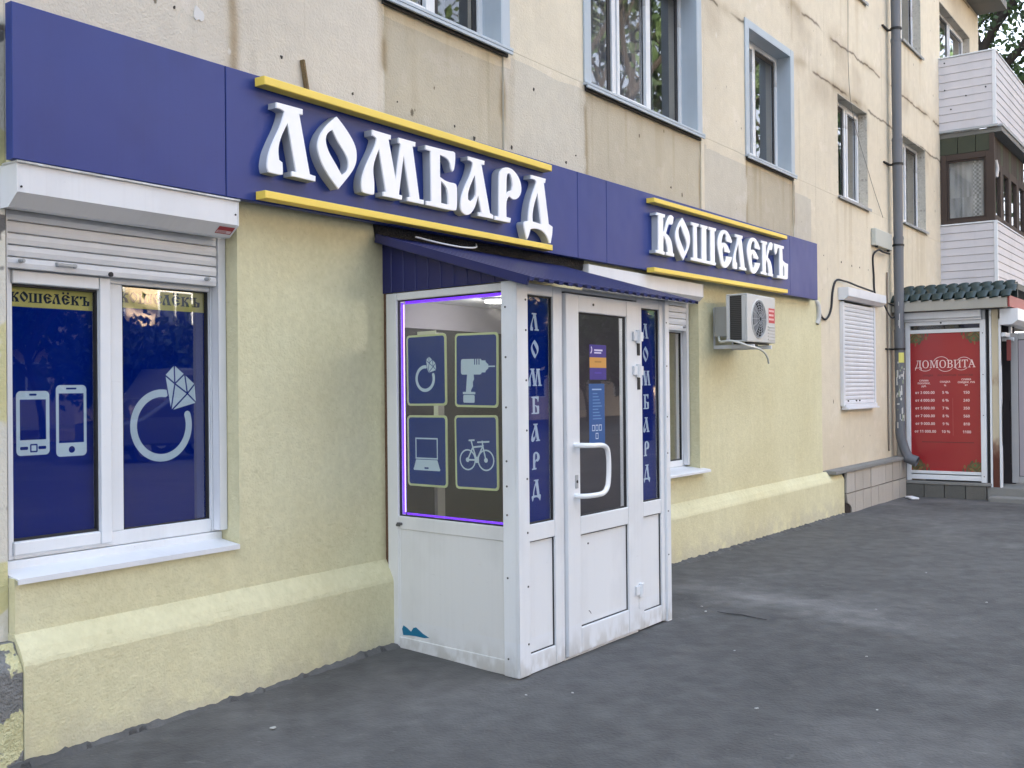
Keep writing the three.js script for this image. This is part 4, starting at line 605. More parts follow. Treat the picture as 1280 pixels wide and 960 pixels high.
/* ------------------------------------------------- closed shutter, box, cables */
{
  const s = thing('roller_shutter', 'narrow white roller shutter fully closed on the small window near the drainpipe', 'shutter', [13.86, 1.34, 0]);
  shutterBox(s, 13.76, 15.5, 2.75, 2.91, -0.048, 0.085, 0.06, whiteMetal);
  add('guide_rail', s, whiteMetal, [rbox(13.8, 13.87, 1.33, 2.728, ZW + 0.001, 0.0, 0.004), rbox(15.2, 15.26, 1.33, 2.728, ZW + 0.001, 0.0, 0.004)]);
  for (let i = 0; i < 24; i++) add('slat', s, whiteMetal, slat(13.872, 15.198, 1.36 + i * 0.0568, 1.36 + (i + 1) * 0.0568 - 0.003, -0.015));
  add('bottom_bar', s, whiteMetal, [rbox(13.83, 15.24, 1.31, 1.357, -0.04, 0.02, 0.005), rbox(13.83, 15.24, 1.285, 1.309, -0.045, 0.05, 0.004)]);
  for (const x of [14.0, 14.35, 14.5]) add('stop_bolt', s, seal, cyl(x, 1.4, -0.008, 0.01, 0.02, 'z', 10));
  const j = thing('junction_box', 'pale grey electric box on the wall beside the drainpipe', 'electric box', [15.6, 3.6, 0]);
  add('cover', j, std(0.5, 0.52, 0.48, 0.6, { map: grime }), rbox(15.25, 16.1, 3.63, 3.88, ZW + 0.001, 0.02, 0.012)); add('gland', j, seal, [cyl(15.36, 3.62, 0.0, 0.02, 0.03), cyl(15.95, 3.62, 0.0, 0.02, 0.03)]);
  const cb = (label, pts, r, m = seal) => { const c = add('cable', scene, m, tube(pts, r, 60, 6)); Object.assign(c.userData, { label, category: 'cable' }); return c; };
  cb('black cable running down from the grey electric box to the drainpipe', [[15.95, 3.57, 0.02], [15.6, 3.565, 0.02], [15.38, 3.57, 0.01], [15.3, 3.5, -0.03], [15.32, 3.2, -0.034], [15.36, 2.95, -0.034], [15.6, 2.88, -0.034], [16.0, 2.84, -0.03], [16.3, 2.81, 0.0]], 0.014);
  cb('black cable looping from the sign end over to the narrow closed shutter', [[12.5, 2.8, 0.03], [12.62, 2.78, -0.02], [12.85, 2.65, -0.02], [13.05, 2.48, -0.03], [13.25, 2.47, -0.034], [13.42, 2.6, -0.034], [13.5, 2.85, -0.034], [13.62, 2.99, -0.03], [13.9, 3.0, 0.0], [14.4, 2.97, 0.02], [15.1, 2.945, 0.02]], 0.014);
  cb('thin black cable drooping from the closed shutter housing to the drainpipe', [[15.49, 2.86, 0.03], [15.75, 2.7, 0.03], [16.0, 2.62, 0.02], [16.2, 2.64, 0.02]], 0.012);
  cb('thin pale wire hanging down the wall left of the drainpipe', [[14.2, 8.3, -0.04], [14.25, 7, -0.03], [14.35, 5.5, -0.035], [15.2, 4.6, -0.035], [15.8, 4.1, -0.03]], 0.004, std(0.25, 0.23, 0.2, 0.8));
  const cd = add('conduit', scene, std(0.55, 0.55, 0.53, 0.5), tube([[12.72, 2.68, -0.02], [12.78, 2.62, 0.01], [12.79, 2.45, 0.015], [12.76, 2.38, 0.0]], 0.035, 20, 8)); Object.assign(cd.userData, { label: 'short white plastic conduit at the right end of the sign', category: 'conduit' });
}
/* ---------------------------------------------------------------- drainpipe */
{
  const p = thing('drainpipe', 'tall grey metal drainpipe with peeling stickers and a bent outlet', 'drainpipe', [16.2, 0, 0.12]);
  const gm = std(0.14, 0.15, 0.17, 0.55, { metalness: 0.0, map: grime });
  const x = 16.2, z = 0.08, r = 0.072;
  const ys = [1.05, 2.45, 3.85, 5.35, 6.85, 8.4, 10, 12, 14.4];
  for (let i = 0; i < ys.length - 1; i++) add('pipe_section', p, gm, [cyl(x, (ys[i] + ys[i + 1]) / 2, z, r - 0.004, ys[i + 1] - ys[i], 'y', 24, r + 0.004), cyl(x, ys[i + 1] - 0.03, z, r + 0.008, 0.03, 'y', 24)]);
  for (const y of [2.15, 3.72, 4.95, 7.0]) add('clamp', p, blackM, [cyl(x, y, z, r + 0.012, 0.03, 'y', 24), rbox(x - 0.3, x, y - 0.012, y + 0.012, ZW, ZW + 0.03, 0.003), rbox(x - 0.02, x + 0.02, y - 0.012, y + 0.012, ZW, z, 0.003)]);
  const el = tube([[x, 1.06, z], [x, 0.85, z], [x + 0.02, 0.7, z + 0.03], [x + 0.03, 0.58, z + 0.07], [x + 0.03, 0.52, z + 0.1]], r, 30, 20); add('elbow', p, gm, el);
  add('outlet', p, gm, [(() => { const g = new THREE.CylinderGeometry(r + 0.008, r + 0.004, 0.17, 20, 1, true); g.rotateX(Math.PI / 2 + 0.35); g.translate(x + 0.03, 0.485, z + 0.15); return g; })()]);
  const stick = (a, y, w, h, m, l) => { const g = new THREE.CylinderGeometry(r + 0.0045, r + 0.0045, h, 8, 1, true, a, w); g.translate(x, y, z); add('sticker', p, m, g, l); };
  const yl = new THREE.MeshStandardMaterial({ roughness: 0.7, color: C(0.66, 0.62, 0.16) });
  stick(-1.5, 2.02, 1.15, 0.15, yl, 'yellow paper advert');
  const wh = std(0.62, 0.62, 0.6, 0.8, { map: grime }); const rr = rng(91);
  for (let i = 0; i < 40; i++) { const y = 1.0 + rr() * 0.95; stick(-2.1 + rr() * 1.7, y, 0.06 + rr() * 0.3, 0.02 + rr() * 0.08, rr() < 0.75 ? wh : std(0.3, 0.33, 0.24, 0.9)); }
  for (let i = 0; i < 7; i++) stick(-1.7 + rr() * 0.5, 2.5 + rr() * 0.35, 0.07, 0.05 + rr() * 0.07, wh);
  const c2 = add('cable', scene, std(0.2, 0.17, 0.14, 0.7), tube([[15.98, 3.3, -0.03], [15.98, 2.4, -0.032], [15.97, 1.2, -0.03], [15.98, 0.62, -0.03]], 0.014, 24, 6)); Object.assign(c2.userData, { label: 'brown conduit running straight down the wall behind the drainpipe', category: 'cable' });
}
/* ------------------------------------------------------------ corner kiosk */
const KX = 16.45, KS = side(-Math.PI / 2, KX, 0);         // local x = world z, local z = towards the camera
{
  const k = thing('shop_kiosk', 'small corner shop with green metal tile roof built against the block', 'kiosk', [16.6, -0.09, 0.8]);
  const m = (g) => at(KS, g), K = k;
  const bm = [std(0.13, 0.13, 0.12, 0.95, { map: grime, bumpMap: stuccoB, bumpScale: 0.012 }), std(0.15, 0.148, 0.135, 0.95, { map: grime, bumpMap: stuccoB, bumpScale: 0.012 })];
  const edges = [0.06, 0.36, 0.65, 0.945, 1.235]; for (let i = 0; i < 4; i++) add('block', K, bm[i % 2], m(rbox(edges[i] + 0.004, edges[i + 1] - 0.004, -0.3, 0.105, -0.02, 0.05, 0.008)));
  add('base', K, concreteGrey, [...m([rbox(-0.04, 1.3, 0.108, 0.155, -0.06, 0.06, 0.01), box(-0.04, 1.4, -0.3, 0.1, -3, -0.021)])]);
  add('step', K, concreteGrey, [...m([rbox(1.24, 3.2, -0.3, 0.1, -2.5, 0.035, 0.015), rbox(1.3, 3.4, -0.3, -0.02, -2.5, 0.3, 0.015)])], 'worn concrete doorstep');
  add('wall', K, std(0.35, 0.33, 0.3, 0.9), [...m([box(-0.04, 0.12, 0.156, 2.7, -2.9, -0.005), box(0.12, 1.3, 0.156, 2.7, -0.3, -0.25)]), box(KX + 0.3, KX + 3, 2.5, 2.75, 0.0, 1.42)]);
  // front window: frame, poster light, transom
  add('window_frame', K, PVC, m([rbox(0.1, 0.165, 0.158, 2.56, -0.06, 0, 0.005), rbox(1.16, 1.235, 0.158, 2.56, -0.06, 0.012, 0.005), rbox(0.165, 1.16, 0.265, 0.31, -0.06, -0.002, 0.004), rbox(0.165, 1.16, 0.18, 0.25, -0.06, 0.004, 0.004), rbox(0.165, 1.16, 2.385, 2.44, -0.06, -0.002, 0.004), rbox(0.165, 1.16, 2.505, 2.56, -0.06, 0.01, 0.004)]));
  for (const y of [0.25, 1.15, 1.75, 2.36]) add('screw', K, SK, m(cyl(1.2, y, 0.014, 0.008, 0.006, 'z', 8)));
  add('transom_pane', K, glass, m(box(0.165, 1.16, 2.44, 2.505, -0.03, -0.029))); add('transom_back', K, blackM, m(box(0.165, 1.16, 2.43, 2.51, -0.12, -0.1)));
  add('gap', K, seal, m(box(1.236, 1.29, 0.158, 2.7, -0.1, -0.05)));
  add('shutter_housing', K, whiteMetal, m([extr([[0, 0], [0, 0], [0, 0]].length ? rect(0.1, 1.19, 2.6, 2.705) : [], 0.1, 0.0), rbox(0.1, 1.19, 2.56, 2.598, 0, 0.05, 0.008)])); add('keyhole', K, seal, m(cyl(0.62, 2.535, 0.012, 0.014, 0.008, 'z', 10)));
  add('end_post', K, greyMetal, m(rbox(1.192, 1.235, 2.562, 2.705, -0.06, 0.02, 0.004)));
  add('fascia', K, std(0.4, 0.39, 0.35, 0.7, { map: grime }), m([rbox(-0.04, 1.57, 2.71, 2.87, -0.02, 0.22, 0.008)]), 'pale fascia board under the eaves');
  add('fascia_edge', K, seal, m(box(-0.04, 1.5, 2.7, 2.709, -0.02, 0.17)));
  const rust = new THREE.MeshStandardMaterial({ roughness: 0.9, map: tex(256, 1024, (u, v) => { const e = sst(0.35, 0.75, fbm(u * 0.5, v, 6, 5, 431) + (v < 0.35 ? (0.35 - v) * 1.1 : -0.1)); return [mix(196, 92, e), mix(184, 52, e), mix(158, 40, e)]; }, true, [1, 2.95]) });
  
  add('pillar', K, rust, m(rbox(1.318, 1.41, 0.1, 2.71, -0.1, 0.0, 0.004)), 'cream pillar rusting at its foot');
  add('pillar_trim', K, PVC, m([rbox(1.288, 1.316, 0.1, 2.71, -0.08, 0.01, 0.003), rbox(1.412, 1.44, 0.1, 2.56, -0.08, 0.01, 0.003)]));
  // side towards the street: red board, shutter housing, lintel
  add('sign_board', K, std(0.3, 0.05, 0.045, 0.5), box(KX - 0.2, KX + 3, 2.72, 2.88, 1.575, 1.6), 'dark red board over the entrance');
  const sb = extr([[1.44, 2.47], [1.6, 2.47], [1.68, 2.53], [1.68, 2.7], [1.44, 2.7]], 2.2, 0); sb.applyMatrix4(new THREE.Matrix4().makeRotationY(-Math.PI / 2)); sb.translate(KX + 2.15, 0, 0);
  add('shutter_housing', K, whiteMetal, sb);
  add('lintel', K, PVC, [rbox(KX + 0.05, KX + 2, 2.3, 2.36, 1.4, 1.5, 0.004), rbox(KX + 0.02, KX + 0.08, 0.12, 2.46, 1.38, 1.44, 0.004), rbox(KX + 0.5, KX + 0.56, 2.36, 2.46, 1.46, 1.5, 0.003)]);
  add('entrance_recess', K, std(0.05, 0.045, 0.05, 0.9), box(KX + 0.7, KX + 0.75, 0.1, 2.5, 0.2, 1.5));
  // roof: rows of pressed green metal tiles
  const green = std(0.008, 0.026, 0.025, 0.5, { map: grime }), roof = partGroup('roof', K, 'dark green pressed metal tile roof');
  add('deck', roof, green, extr([[0, 0], [0, 0], [0, 0]].length ? [[-0.08, 2.88], [-0.08, 3.08], [1.62, 3.11], [1.62, 2.88]] : [], 0.05, -0.36).applyMatrix4(KS));
  for (let r = 0; r < 3; r++) for (let i = 0; i < 11; i++) {
    const g = new THREE.CylinderGeometry(0.083, 0.06, 0.17, 8, 1, false, -Math.PI / 2, Math.PI); g.scale(1, 1, 0.36); g.rotateX(-0.95); g.rotateZ(0.16 - R() * 0.06);
    g.translate(-0.03 + i * 0.158 + (r % 2) * 0.05, 2.905 + r * 0.075, 0.17 - r * 0.13);
    add('tile', roof, green, at(KS, g));
  }
  add('back_slope', roof, green, box(KX + 0.1, KX + 3, 3.0, 3.09, -0.04, 1.62));
  // poster in the window
  const po = thing('price_poster', 'red price poster with gold corner ornaments and white ДОМОВИТА lettering in the kiosk window', 'poster', [16.5, 0.31, 0.66]);
  const pt = canvasTex(512, 1060, (c, W, H) => {
    c.fillStyle = 'rgb(152,25,29)'; c.fillRect(0, 0, W, H);
    const orn = (x, y, sx, sy) => { c.save(); c.translate(x, y); c.scale(sx, sy); const r2 = rng(17); for (let i = 0; i < 46; i++) { const a = r2() * 1.57, d = 18 + r2() * 128, px = Math.cos(a) * d, py = Math.sin(a) * d * 0.62; c.fillStyle = ['rgba(122,98,52,.85)', 'rgba(96,74,40,.8)', 'rgba(70,80,44,.8)'][i % 3]; c.beginPath(); c.ellipse(px, py, 14 + r2() * 12, 5 + r2() * 5, a + r2() * 2, 0, 7); c.fill(); } c.fillStyle = 'rgba(80,100,56,.9)'; c.beginPath(); c.arc(46, 50, 22, 0, 7); c.fill(); c.fillStyle = 'rgba(130,70,40,1)'; c.beginPath(); c.arc(46, 50, 10, 0, 7); c.fill(); c.restore(); };
    orn(0, 0, 1, 1); orn(W, 0, -1, 1); orn(0, H, 1, -1); orn(W, H, -1, -1);
    c.fillStyle = c.strokeStyle = 'rgb(228,205,200)'; c.textAlign = 'center';
    c.font = '82px serif'; c.save(); c.translate(W / 2, 268); c.scale(0.92, 1); c.fillText('ДОМОВИТА', 0, 0); c.restore();
    c.lineWidth = 4; c.beginPath(); c.arc(230, 245, 62, 3.6, 5.9); c.stroke(); c.beginPath(); c.arc(395, 250, 60, 3.8, 6.1); c.stroke(); c.beginPath(); c.arc(110, 225, 66, 0.9, 2.3); c.stroke(); c.beginPath(); c.arc(260, 228, 68, 0.7, 2.4); c.stroke(); c.beginPath(); c.arc(375, 225, 62, 0.8, 2.4); c.stroke();
    c.fillStyle = 'rgb(96,18,22)'; c.font = 'bold 19px sans-serif'; c.fillText('СКИДКА', 130, 332); c.fillText('ПОСТОЯННЫМ', 270, 332); c.fillText('КЛИЕНТАМ', 405, 332);
    c.fillStyle = 'rgb(228,205,200)'; c.font = 'bold 19px sans-serif'; ['СУММА', 'ПОКУПКИ,', 'руб.'].forEach((t, i) => c.fillText(t, 100, 372 + i * 21)); c.fillText('СКИДКА', 256, 382); c.fillText('%', 256, 410); ['СУММА', 'СКИДКИ, РУБ', 'от'].forEach((t, i) => c.fillText(t, 410, 366 + i * 21));
    const rows = [['от 3 000.00', '5 %', '150'], ['от 4 000.00', '6 %', '240'], ['от 5 000.00', '7 %', '350'], ['от 7 000.00', '8 %', '560'], ['от 9 000.00', '9 %', '810'], ['от 11 000.00', '10 %', '1100']];
    c.font = 'bold 28px sans-serif'; rows.forEach((r, i) => { const y = 468 + i * 60; c.fillText(r[0], 106, y); c.fillText(r[1], 258, y); c.fillText(r[2], 410, y); });
    c.fillStyle = 'rgba(228,205,200,.4)'; c.fillRect(310, 500, 2, 290); c.fillStyle = 'rgb(96,18,22)'; c.fillRect(80, 836, 380, 6);
  });
  add('sheet', po, new THREE.MeshPhysicalMaterial({ map: pt, roughness: 0.5, clearcoat: 0.6, clearcoatRoughness: 0.1 }), at(KS, plate(0.166, 1.159, 0.31, 2.385, -0.02)));
  add('board', po, std(0.1, 0.03, 0.03, 0.8), at(KS, box(0.166, 1.159, 0.31, 2.385, -0.05, -0.024)));
  const dr = thing('open_door', 'grey door of the kiosk standing open at the right edge of the view', 'door', [17.0, 0.1, 1.9]);
  const DM = side(-Math.PI / 2 - 0.06, 16.95, 0), gd = std(0.42, 0.42, 0.43, 0.5, { map: grime });
  add('leaf', dr, gd, at(DM, [...frame(1.5, 2.4, 0.14, 2.36, 0.1, -0.05, 0, 0.01)])); add('panel', dr, std(0.42, 0.38, 0.42, 0.6, { map: grime }), at(DM, rbox(1.6, 2.3, 0.24, 2.26, -0.035, -0.012, 0.004)));
  add('gasket', dr, seal, at(DM, frame(1.596, 2.304, 0.236, 2.264, 0.012, -0.02, -0.008, 0.001)));
  for (const y of [0.5, 1.3, 2.0]) add('hinge', dr, blackM, at(DM, cyl(1.49, y, -0.02, 0.018, 0.14)));
  add('closer', dr, PVC, at(DM, [rbox(1.38, 1.56, 2.24, 2.3, 0.01, 0.06, 0.006)]));
  const tg = add('hanging_tag', scene, std(0.22, 0.05, 0.045, 0.7), at(KS, rbox(1.475, 1.535, 1.95, 2.26, -0.25, -0.24, 0.006))); Object.assign(tg.userData, { label: 'dark red strip hanging in the kiosk doorway', category: 'tag' });
}
/* ---------------------------------------------------------------- balconies */
{
  const sid = std(0.62, 0.6, 0.63, 0.5, { map: grime }), X0 = 19.4, X1 = 22.6, ZO = 0.86;
  const LM = side(-Math.PI / 2, X0, 0);
  const boards = (t, y0, y1, n) => { const h = (y1 - y0) / n; for (let i = 0; i < n; i++) {
    const a = y0 + i * h, prof = [[0, a], [0.014, a + 0.002], [0.006, a + h - 0.006], [0.0, a + h - 0.001]];
    const gl = extr(prof, ZO - 0.03 - ZW, 0); gl.applyMatrix4(new THREE.Matrix4().makeRotationY(Math.PI)); gl.translate(X0, 0, ZO - 0.03); add('siding_board', t, sid, gl);
    const gf = extr(prof, X1 - X0 - 0.03, 0); gf.applyMatrix4(new THREE.Matrix4().makeRotationY(-Math.PI / 2)); gf.translate(X1, 0, ZO); add('siding_board', t, sid, gf);
  } add('corner_trim', t, PVC, [rbox(X0 - 0.02, X0 + 0.035, y0, y1 + 0.004, ZO - 0.035, ZO + 0.02, 0.004)]); add('cap_rail', t, PVC, [rbox(X0 - 0.02, X0 + 0.05, y1 + 0.005, y1 + 0.03, ZW, ZO + 0.02, 0.005), rbox(X0 + 0.051, X1, y1 + 0.005, y1 + 0.03, ZO - 0.05, ZO + 0.02, 0.005)]); };
  const a = thing('balcony', 'upper open balcony clad in white horizontal siding', 'balcony', [21, 6.05, 0.4]);
  boards(a, 6.09, 7.36, 9); add('slab', a, concreteGrey, [box(X0 + 0.03, X1 + 0.04, 5.96, 6.043, ZW, ZO + 0.1)]); add('drip_edge', a, greyMetal, [rbox(X0 - 0.035, X0 + 0.02, 6.045, 6.085, ZW, ZO + 0.05, 0.004), rbox(X0 + 0.021, X1 + 0.05, 6.045, 6.085, ZO, ZO + 0.12, 0.004)]);
  for (const [z, y] of [[0.05, 7.28], [0.05, 6.8], [0.15, 6.45], [0.4, 6.65], [0.72, 6.75]]) add('nail', a, blackM, cyl(X0 - 0.012, y, z, 0.014, 0.01, 'x', 8));
  const b = thing('balcony', 'lower balcony with white siding and a brown wooden glazed enclosure', 'balcony', [21, 3.2, 0.4]);
  boards(b, 3.2, 4.4, 9); add('slab', b, concreteGrey, [box(X0 + 0.03, X1, 3.05, 3.18, ZW, ZO - 0.02)]);
  const br = [std(0.06, 0.04, 0.031, 0.75, { map: grime }), std(0.045, 0.031, 0.025, 0.8, { map: grime })], ol = std(0.055, 0.062, 0.04, 0.85, { map: grime });
  for (let i = 0; i < 3; i++) add('board', b, ol, at(LM, rbox(ZW + 0.003 + i * 0.295, ZW + 0.29 + i * 0.295, 5.66, 5.955, -0.05, -0.02, 0.004)));
  for (let i = 0; i < 12; i++) add('board', b, i % 3 ? br[1] : ol, rbox(X0 + 0.06 + i * 0.26, X0 + 0.31 + i * 0.26, 5.52, 5.95, ZO - 0.1, ZO - 0.07, 0.004));
  const lw = partGroup('window', b, 'brown framed balcony window with a lace curtain');
  add('frame', lw, br[0], at(LM, [rbox(ZW + 0.01, 0.06, 4.435, 5.655, -0.07, -0.01, 0.005), rbox(0.7, 0.82, 4.435, 5.655, -0.07, -0.01, 0.005), rbox(0.06, 0.7, 5.55, 5.655, -0.07, -0.012, 0.005), rbox(0.06, 0.7, 4.435, 4.5, -0.07, -0.012, 0.005)]));
  add('sash', lw, br[1], at(LM, frame(0.062, 0.698, 4.502, 5.548, 0.035, -0.06, -0.025, 0.004)));
  add('pane', lw, glass, at(LM, box(0.09, 0.67, 4.53, 5.52, -0.045, -0.044)));
  const lace = new THREE.MeshStandardMaterial({ roughness: 0.95, map: tex(256, 256, (u, v) => { const f = vn(u * 18, v * 2, 18, 441) * 40, e = u > 0.68 && u < 0.86 ? (Math.sin(v * 60) * Math.cos(u * 60) > 0 ? 26 : -16) : 0; const k = 118 + f + e; return [k, k + 3, k + 3]; }, true, [0.7, 0.7]) });
  add('curtain', lw, lace, at(LM, box(0.07, 0.69, 4.5, 5.55, -0.12, -0.115)));
  const fr = partGroup('window', b, 'row of brown framed panes facing the street');
  const xs = [X0 + 0.102, X0 + 0.85, X0 + 1.6, X0 + 2.4, X0 + 3.15];
  for (let i = 0; i < xs.length - 1; i++) { add('frame', fr, br[i % 2], frame(xs[i], xs[i + 1] - 0.004, 4.435, 5.515, 0.13, ZO - 0.1, ZO - 0.05, 0.005)); add('pane', fr, glass, box(xs[i] + 0.13, xs[i + 1] - 0.135, 4.56, 5.39, ZO - 0.086, ZO - 0.085)); }
  add('corner_post', b, br[0], rbox(X0 + 0.012, X0 + 0.1, 4.435, 5.95, ZO - 0.1, ZO - 0.02, 0.005));
  add('loggia_back', b, std(0.08, 0.075, 0.07, 0.95), [box(X0 + 0.9, X1, 3.2, 5.95, 0.05, 0.08), box(X1 - 0.05, X1, 3.2, 5.95, 0.081, ZO - 0.12), box(X0 + 0.2, X1 - 0.06, 4.44, 5.5, ZO - 0.3, ZO - 0.28)]);
  const rg = add('rag', scene, std(0.5, 0.48, 0.46, 0.9), tube([[X0 + 0.2, 5.5, ZO - 0.04], [X0 + 0.24, 5.36, ZO - 0.02], [X0 + 0.2, 5.2, ZO - 0.03]], 0.035, 12, 6)); Object.assign(rg.userData, { label: 'pale rag hanging at the corner of the brown balcony glazing', category: 'rag' });
  const c = thing('balcony', 'topmost balcony slab seen from below at the upper edge', 'balcony', [21, 9.1, 0.4]);
  add('slab', c, concreteGrey, box(X0 + 0.2, X1 + 0.1, 9.1, 9.25, ZW, 0.5)); add('parapet', c, sid, [box(X0 + 0.2, X1 + 0.1, 9.255, 10.2, 0.4, 0.44)]);
}
/* ------------------------------------------------------------ trees */
function tree(label, x, z, seed, o) {
  const r = rng(seed), t = thing('tree', label, 'tree', [x, 0, z], o.group);
  const wood = [], tips = [];
  const limb = (p, d, len, rad, depth) => {
    const pts = [p.clone()]; let q = p.clone(), v = d.clone();
    for (let i = 0; i < 4; i++) { v.add(new V3(r() - 0.5, (r() - 0.42) * 0.7, r() - 0.5).multiplyScalar(0.34)).normalize(); q = q.clone().addScaledVector(v, len / 4); pts.push(q.clone()); }
    const curve = new THREE.CatmullRomCurve3(pts), g = new THREE.TubeGeometry(curve, 7, 1, depth > 2 ? 4 : 7, false), ps = g.attributes.position, nv = (depth > 2 ? 4 : 7) + 1, cps = [];
    for (let i = 0; i < ps.count; i++) { const ki = Math.floor(i / nv), k = ki / 7, c = (cps[ki] || (cps[ki] = curve.getPoint(Math.min(1, k)))), rr = rad * (1 - 0.55 * k); ps.setXYZ(i, c.x + (ps.getX(i) - c.x) * rr, c.y + (ps.getY(i) - c.y) * rr, c.z + (ps.getZ(i) - c.z) * rr); }
    g.computeVertexNormals(); wood.push(g);
    if (depth >= o.depth) { tips.push([q, len]); return; }
    const n = depth === 0 ? o.main : 2 + (r() < 0.6 ? 1 : 0);
    for (let i = 0; i < n; i++) { const k = depth === 0 ? 0.6 + 0.4 * i / n : 0.45 + 0.55 * (i + r() * 0.5) / n, b = curve.getPoint(Math.min(1, k)); const a = (i / n + r() * 0.25) * Math.PI * 2; const nd = v.clone().multiplyScalar(0.75).add(new V3(Math.cos(a), 0.25 + r() * 0.4, Math.sin(a)).multiplyScalar(0.8)).normalize(); limb(b, nd, len * (0.62 + r() * 0.2), rad * 0.55, depth + 1); }
    if (depth >= 2) tips.push([q, len]);
  };
  const base = new V3(x, -0.3, z);
  if (o.limbs) { for (const [pts, rad] of o.limbs) { const P = pts.map((p) => new V3(...p)); const cv = new THREE.CatmullRomCurve3(P), g = new THREE.TubeGeometry(cv, 16, 1, 8, false), ps = g.attributes.position; for (let i = 0; i < ps.count; i++) { const k = Math.floor(i / 9) / 16, c = cv.getPoint(Math.min(1, k)), rr = rad * (1 - 0.6 * k); ps.setXYZ(i, c.x + (ps.getX(i) - c.x) * rr, c.y + (ps.getY(i) - c.y) * rr, c.z + (ps.getZ(i) - c.z) * rr); } g.computeVertexNormals(); wood.push(g); for (let i = 2; i < P.length; i++) limb(P[i], P[i].clone().sub(P[i - 1]).normalize().add(new V3(r() - 0.5, r() * 0.5, r() - 0.5)).normalize(), 1.6 + r() * 1.4, rad * 0.3, 2); } }
  else limb(base, new V3(o.lean || 0, 1, 0).normalize(), o.h * 0.55, o.h * 0.022, 0);
  add('trunk', t, std(0.045, 0.036, 0.03, 0.95, { bumpMap: stuccoB, bumpScale: 0.03 }), wood);
  const lg = new THREE.BufferGeometry(); lg.setAttribute('position', new THREE.Float32BufferAttribute([0, 0, 0, 0.32, 0.45, 0.08, 0, 1, 0, -0.32, 0.45, 0.08, 0, 0.5, -0.05], 3)); lg.setIndex([0, 1, 4, 1, 2, 4, 2, 3, 4, 3, 0, 4]); lg.computeVertexNormals();
  for (const e of o.extra || []) for (let i = 0; i < o.extraWeight; i++) tips.push([new V3(...e), 1]);
  const n = o.leaves, im = new THREE.InstancedMesh(lg, new THREE.MeshPhysicalMaterial({ color: C(1, 1, 1), roughness: 0.8, side: THREE.DoubleSide, transmission: 0.25, thickness: 0 }), n), M = new THREE.Matrix4(), Q = new THREE.Quaternion(), E = new THREE.Euler(), col = new THREE.Color();
  for (let i = 0; i < n; i++) { const [p, len] = tips[Math.floor(r() * tips.length)]; const s = o.leaf * (0.6 + r() * 0.8), d = o.spread; const q = new V3((r() + r() + r() - 1.5) * d, (r() + r() + r() - 1.5) * d * 0.7, (r() + r() + r() - 1.5) * d); E.set(r() * 6.3, r() * 6.3, r() * 6.3); M.compose(p.clone().add(q).sub(BASE), Q.setFromEuler(E), new V3(s, s, s)); im.setMatrixAt(i, M); const k = 0.6 + r() * 0.8; col.setRGB(0.045 * k, 0.085 * k, 0.026 * k * (0.6 + r() * 0.8)); im.setColorAt(i, col); }
  im.name = 'crown'; im.userData.kind = 'stuff'; im.castShadow = im.receiveShadow = true; t.add(im); return t;
}
tree('dark leafy tree with bare crossing limbs behind the balconies at the right edge', 26.5, -1.3, 5, { depth: 4, main: 4, leaves: 6500, leaf: 0.15, spread: 0.62, extra: [[27.2, 9.0, 0.0], [27, 9.7, -0.1], [27.2, 10.4, -0.4], [27.4, 10.8, -0.75], [27.5, 9.3, -0.35], [27.2, 8.4, 0.3], [27.3, 10.6, 0.1]], extraWeight: 3, limbs: [
  [[[26.6, -0.3, -1.6], [26.5, 4, -1.5], [26.6, 7.5, -1.25], [26.8, 9.2, -1.0], [27, 10.2, -0.5], [27.2, 11.3, 0.35], [27.4, 13, 1.4]], 0.19],
  [[[26.6, 7.5, -1.25], [26.8, 8.8, -0.7], [27, 9.3, -0.2], [27.1, 10.1, 0.5], [27.2, 11.2, 1.7]], 0.15],
  [[[26.9, 9.7, -0.85], [26.9, 10.2, -0.95], [27, 10.9, -1.2], [27, 12.6, -1.6]], 0.08],
  [[[26.9, 9.6, -0.8], [27, 10.3, -0.45], [27, 11.4, -0.3], [27, 12.4, 0.2]], 0.07],
  [[[26.6, 6.2, -1.3], [26.9, 7.2, -0.2], [27.2, 7.9, 0.4], [27.4, 8.6, 1.2]], 0.13],
  [[[26.6, 6.8, -1.3], [26.9, 8.0, -0.4], [27.2, 8.8, 0.0], [27.4, 9.3, 0.6]], 0.1]] });
tree('added leafy tree out of view at right, blocks sky reflection in the balcony panes', 34, 4.6, 33, { depth: 4, main: 5, h: 8.5, leaves: 4500, leaf: 0.35, spread: 0.9 });  // added out of view so the loggia panes mirror leaves instead of sky
tree('low dense bushy tree far behind the kiosk door at the right edge', 31, 0.2, 15, { depth: 4, main: 6, h: 6, leaves: 5000, leaf: 0.28, spread: 1.2 });
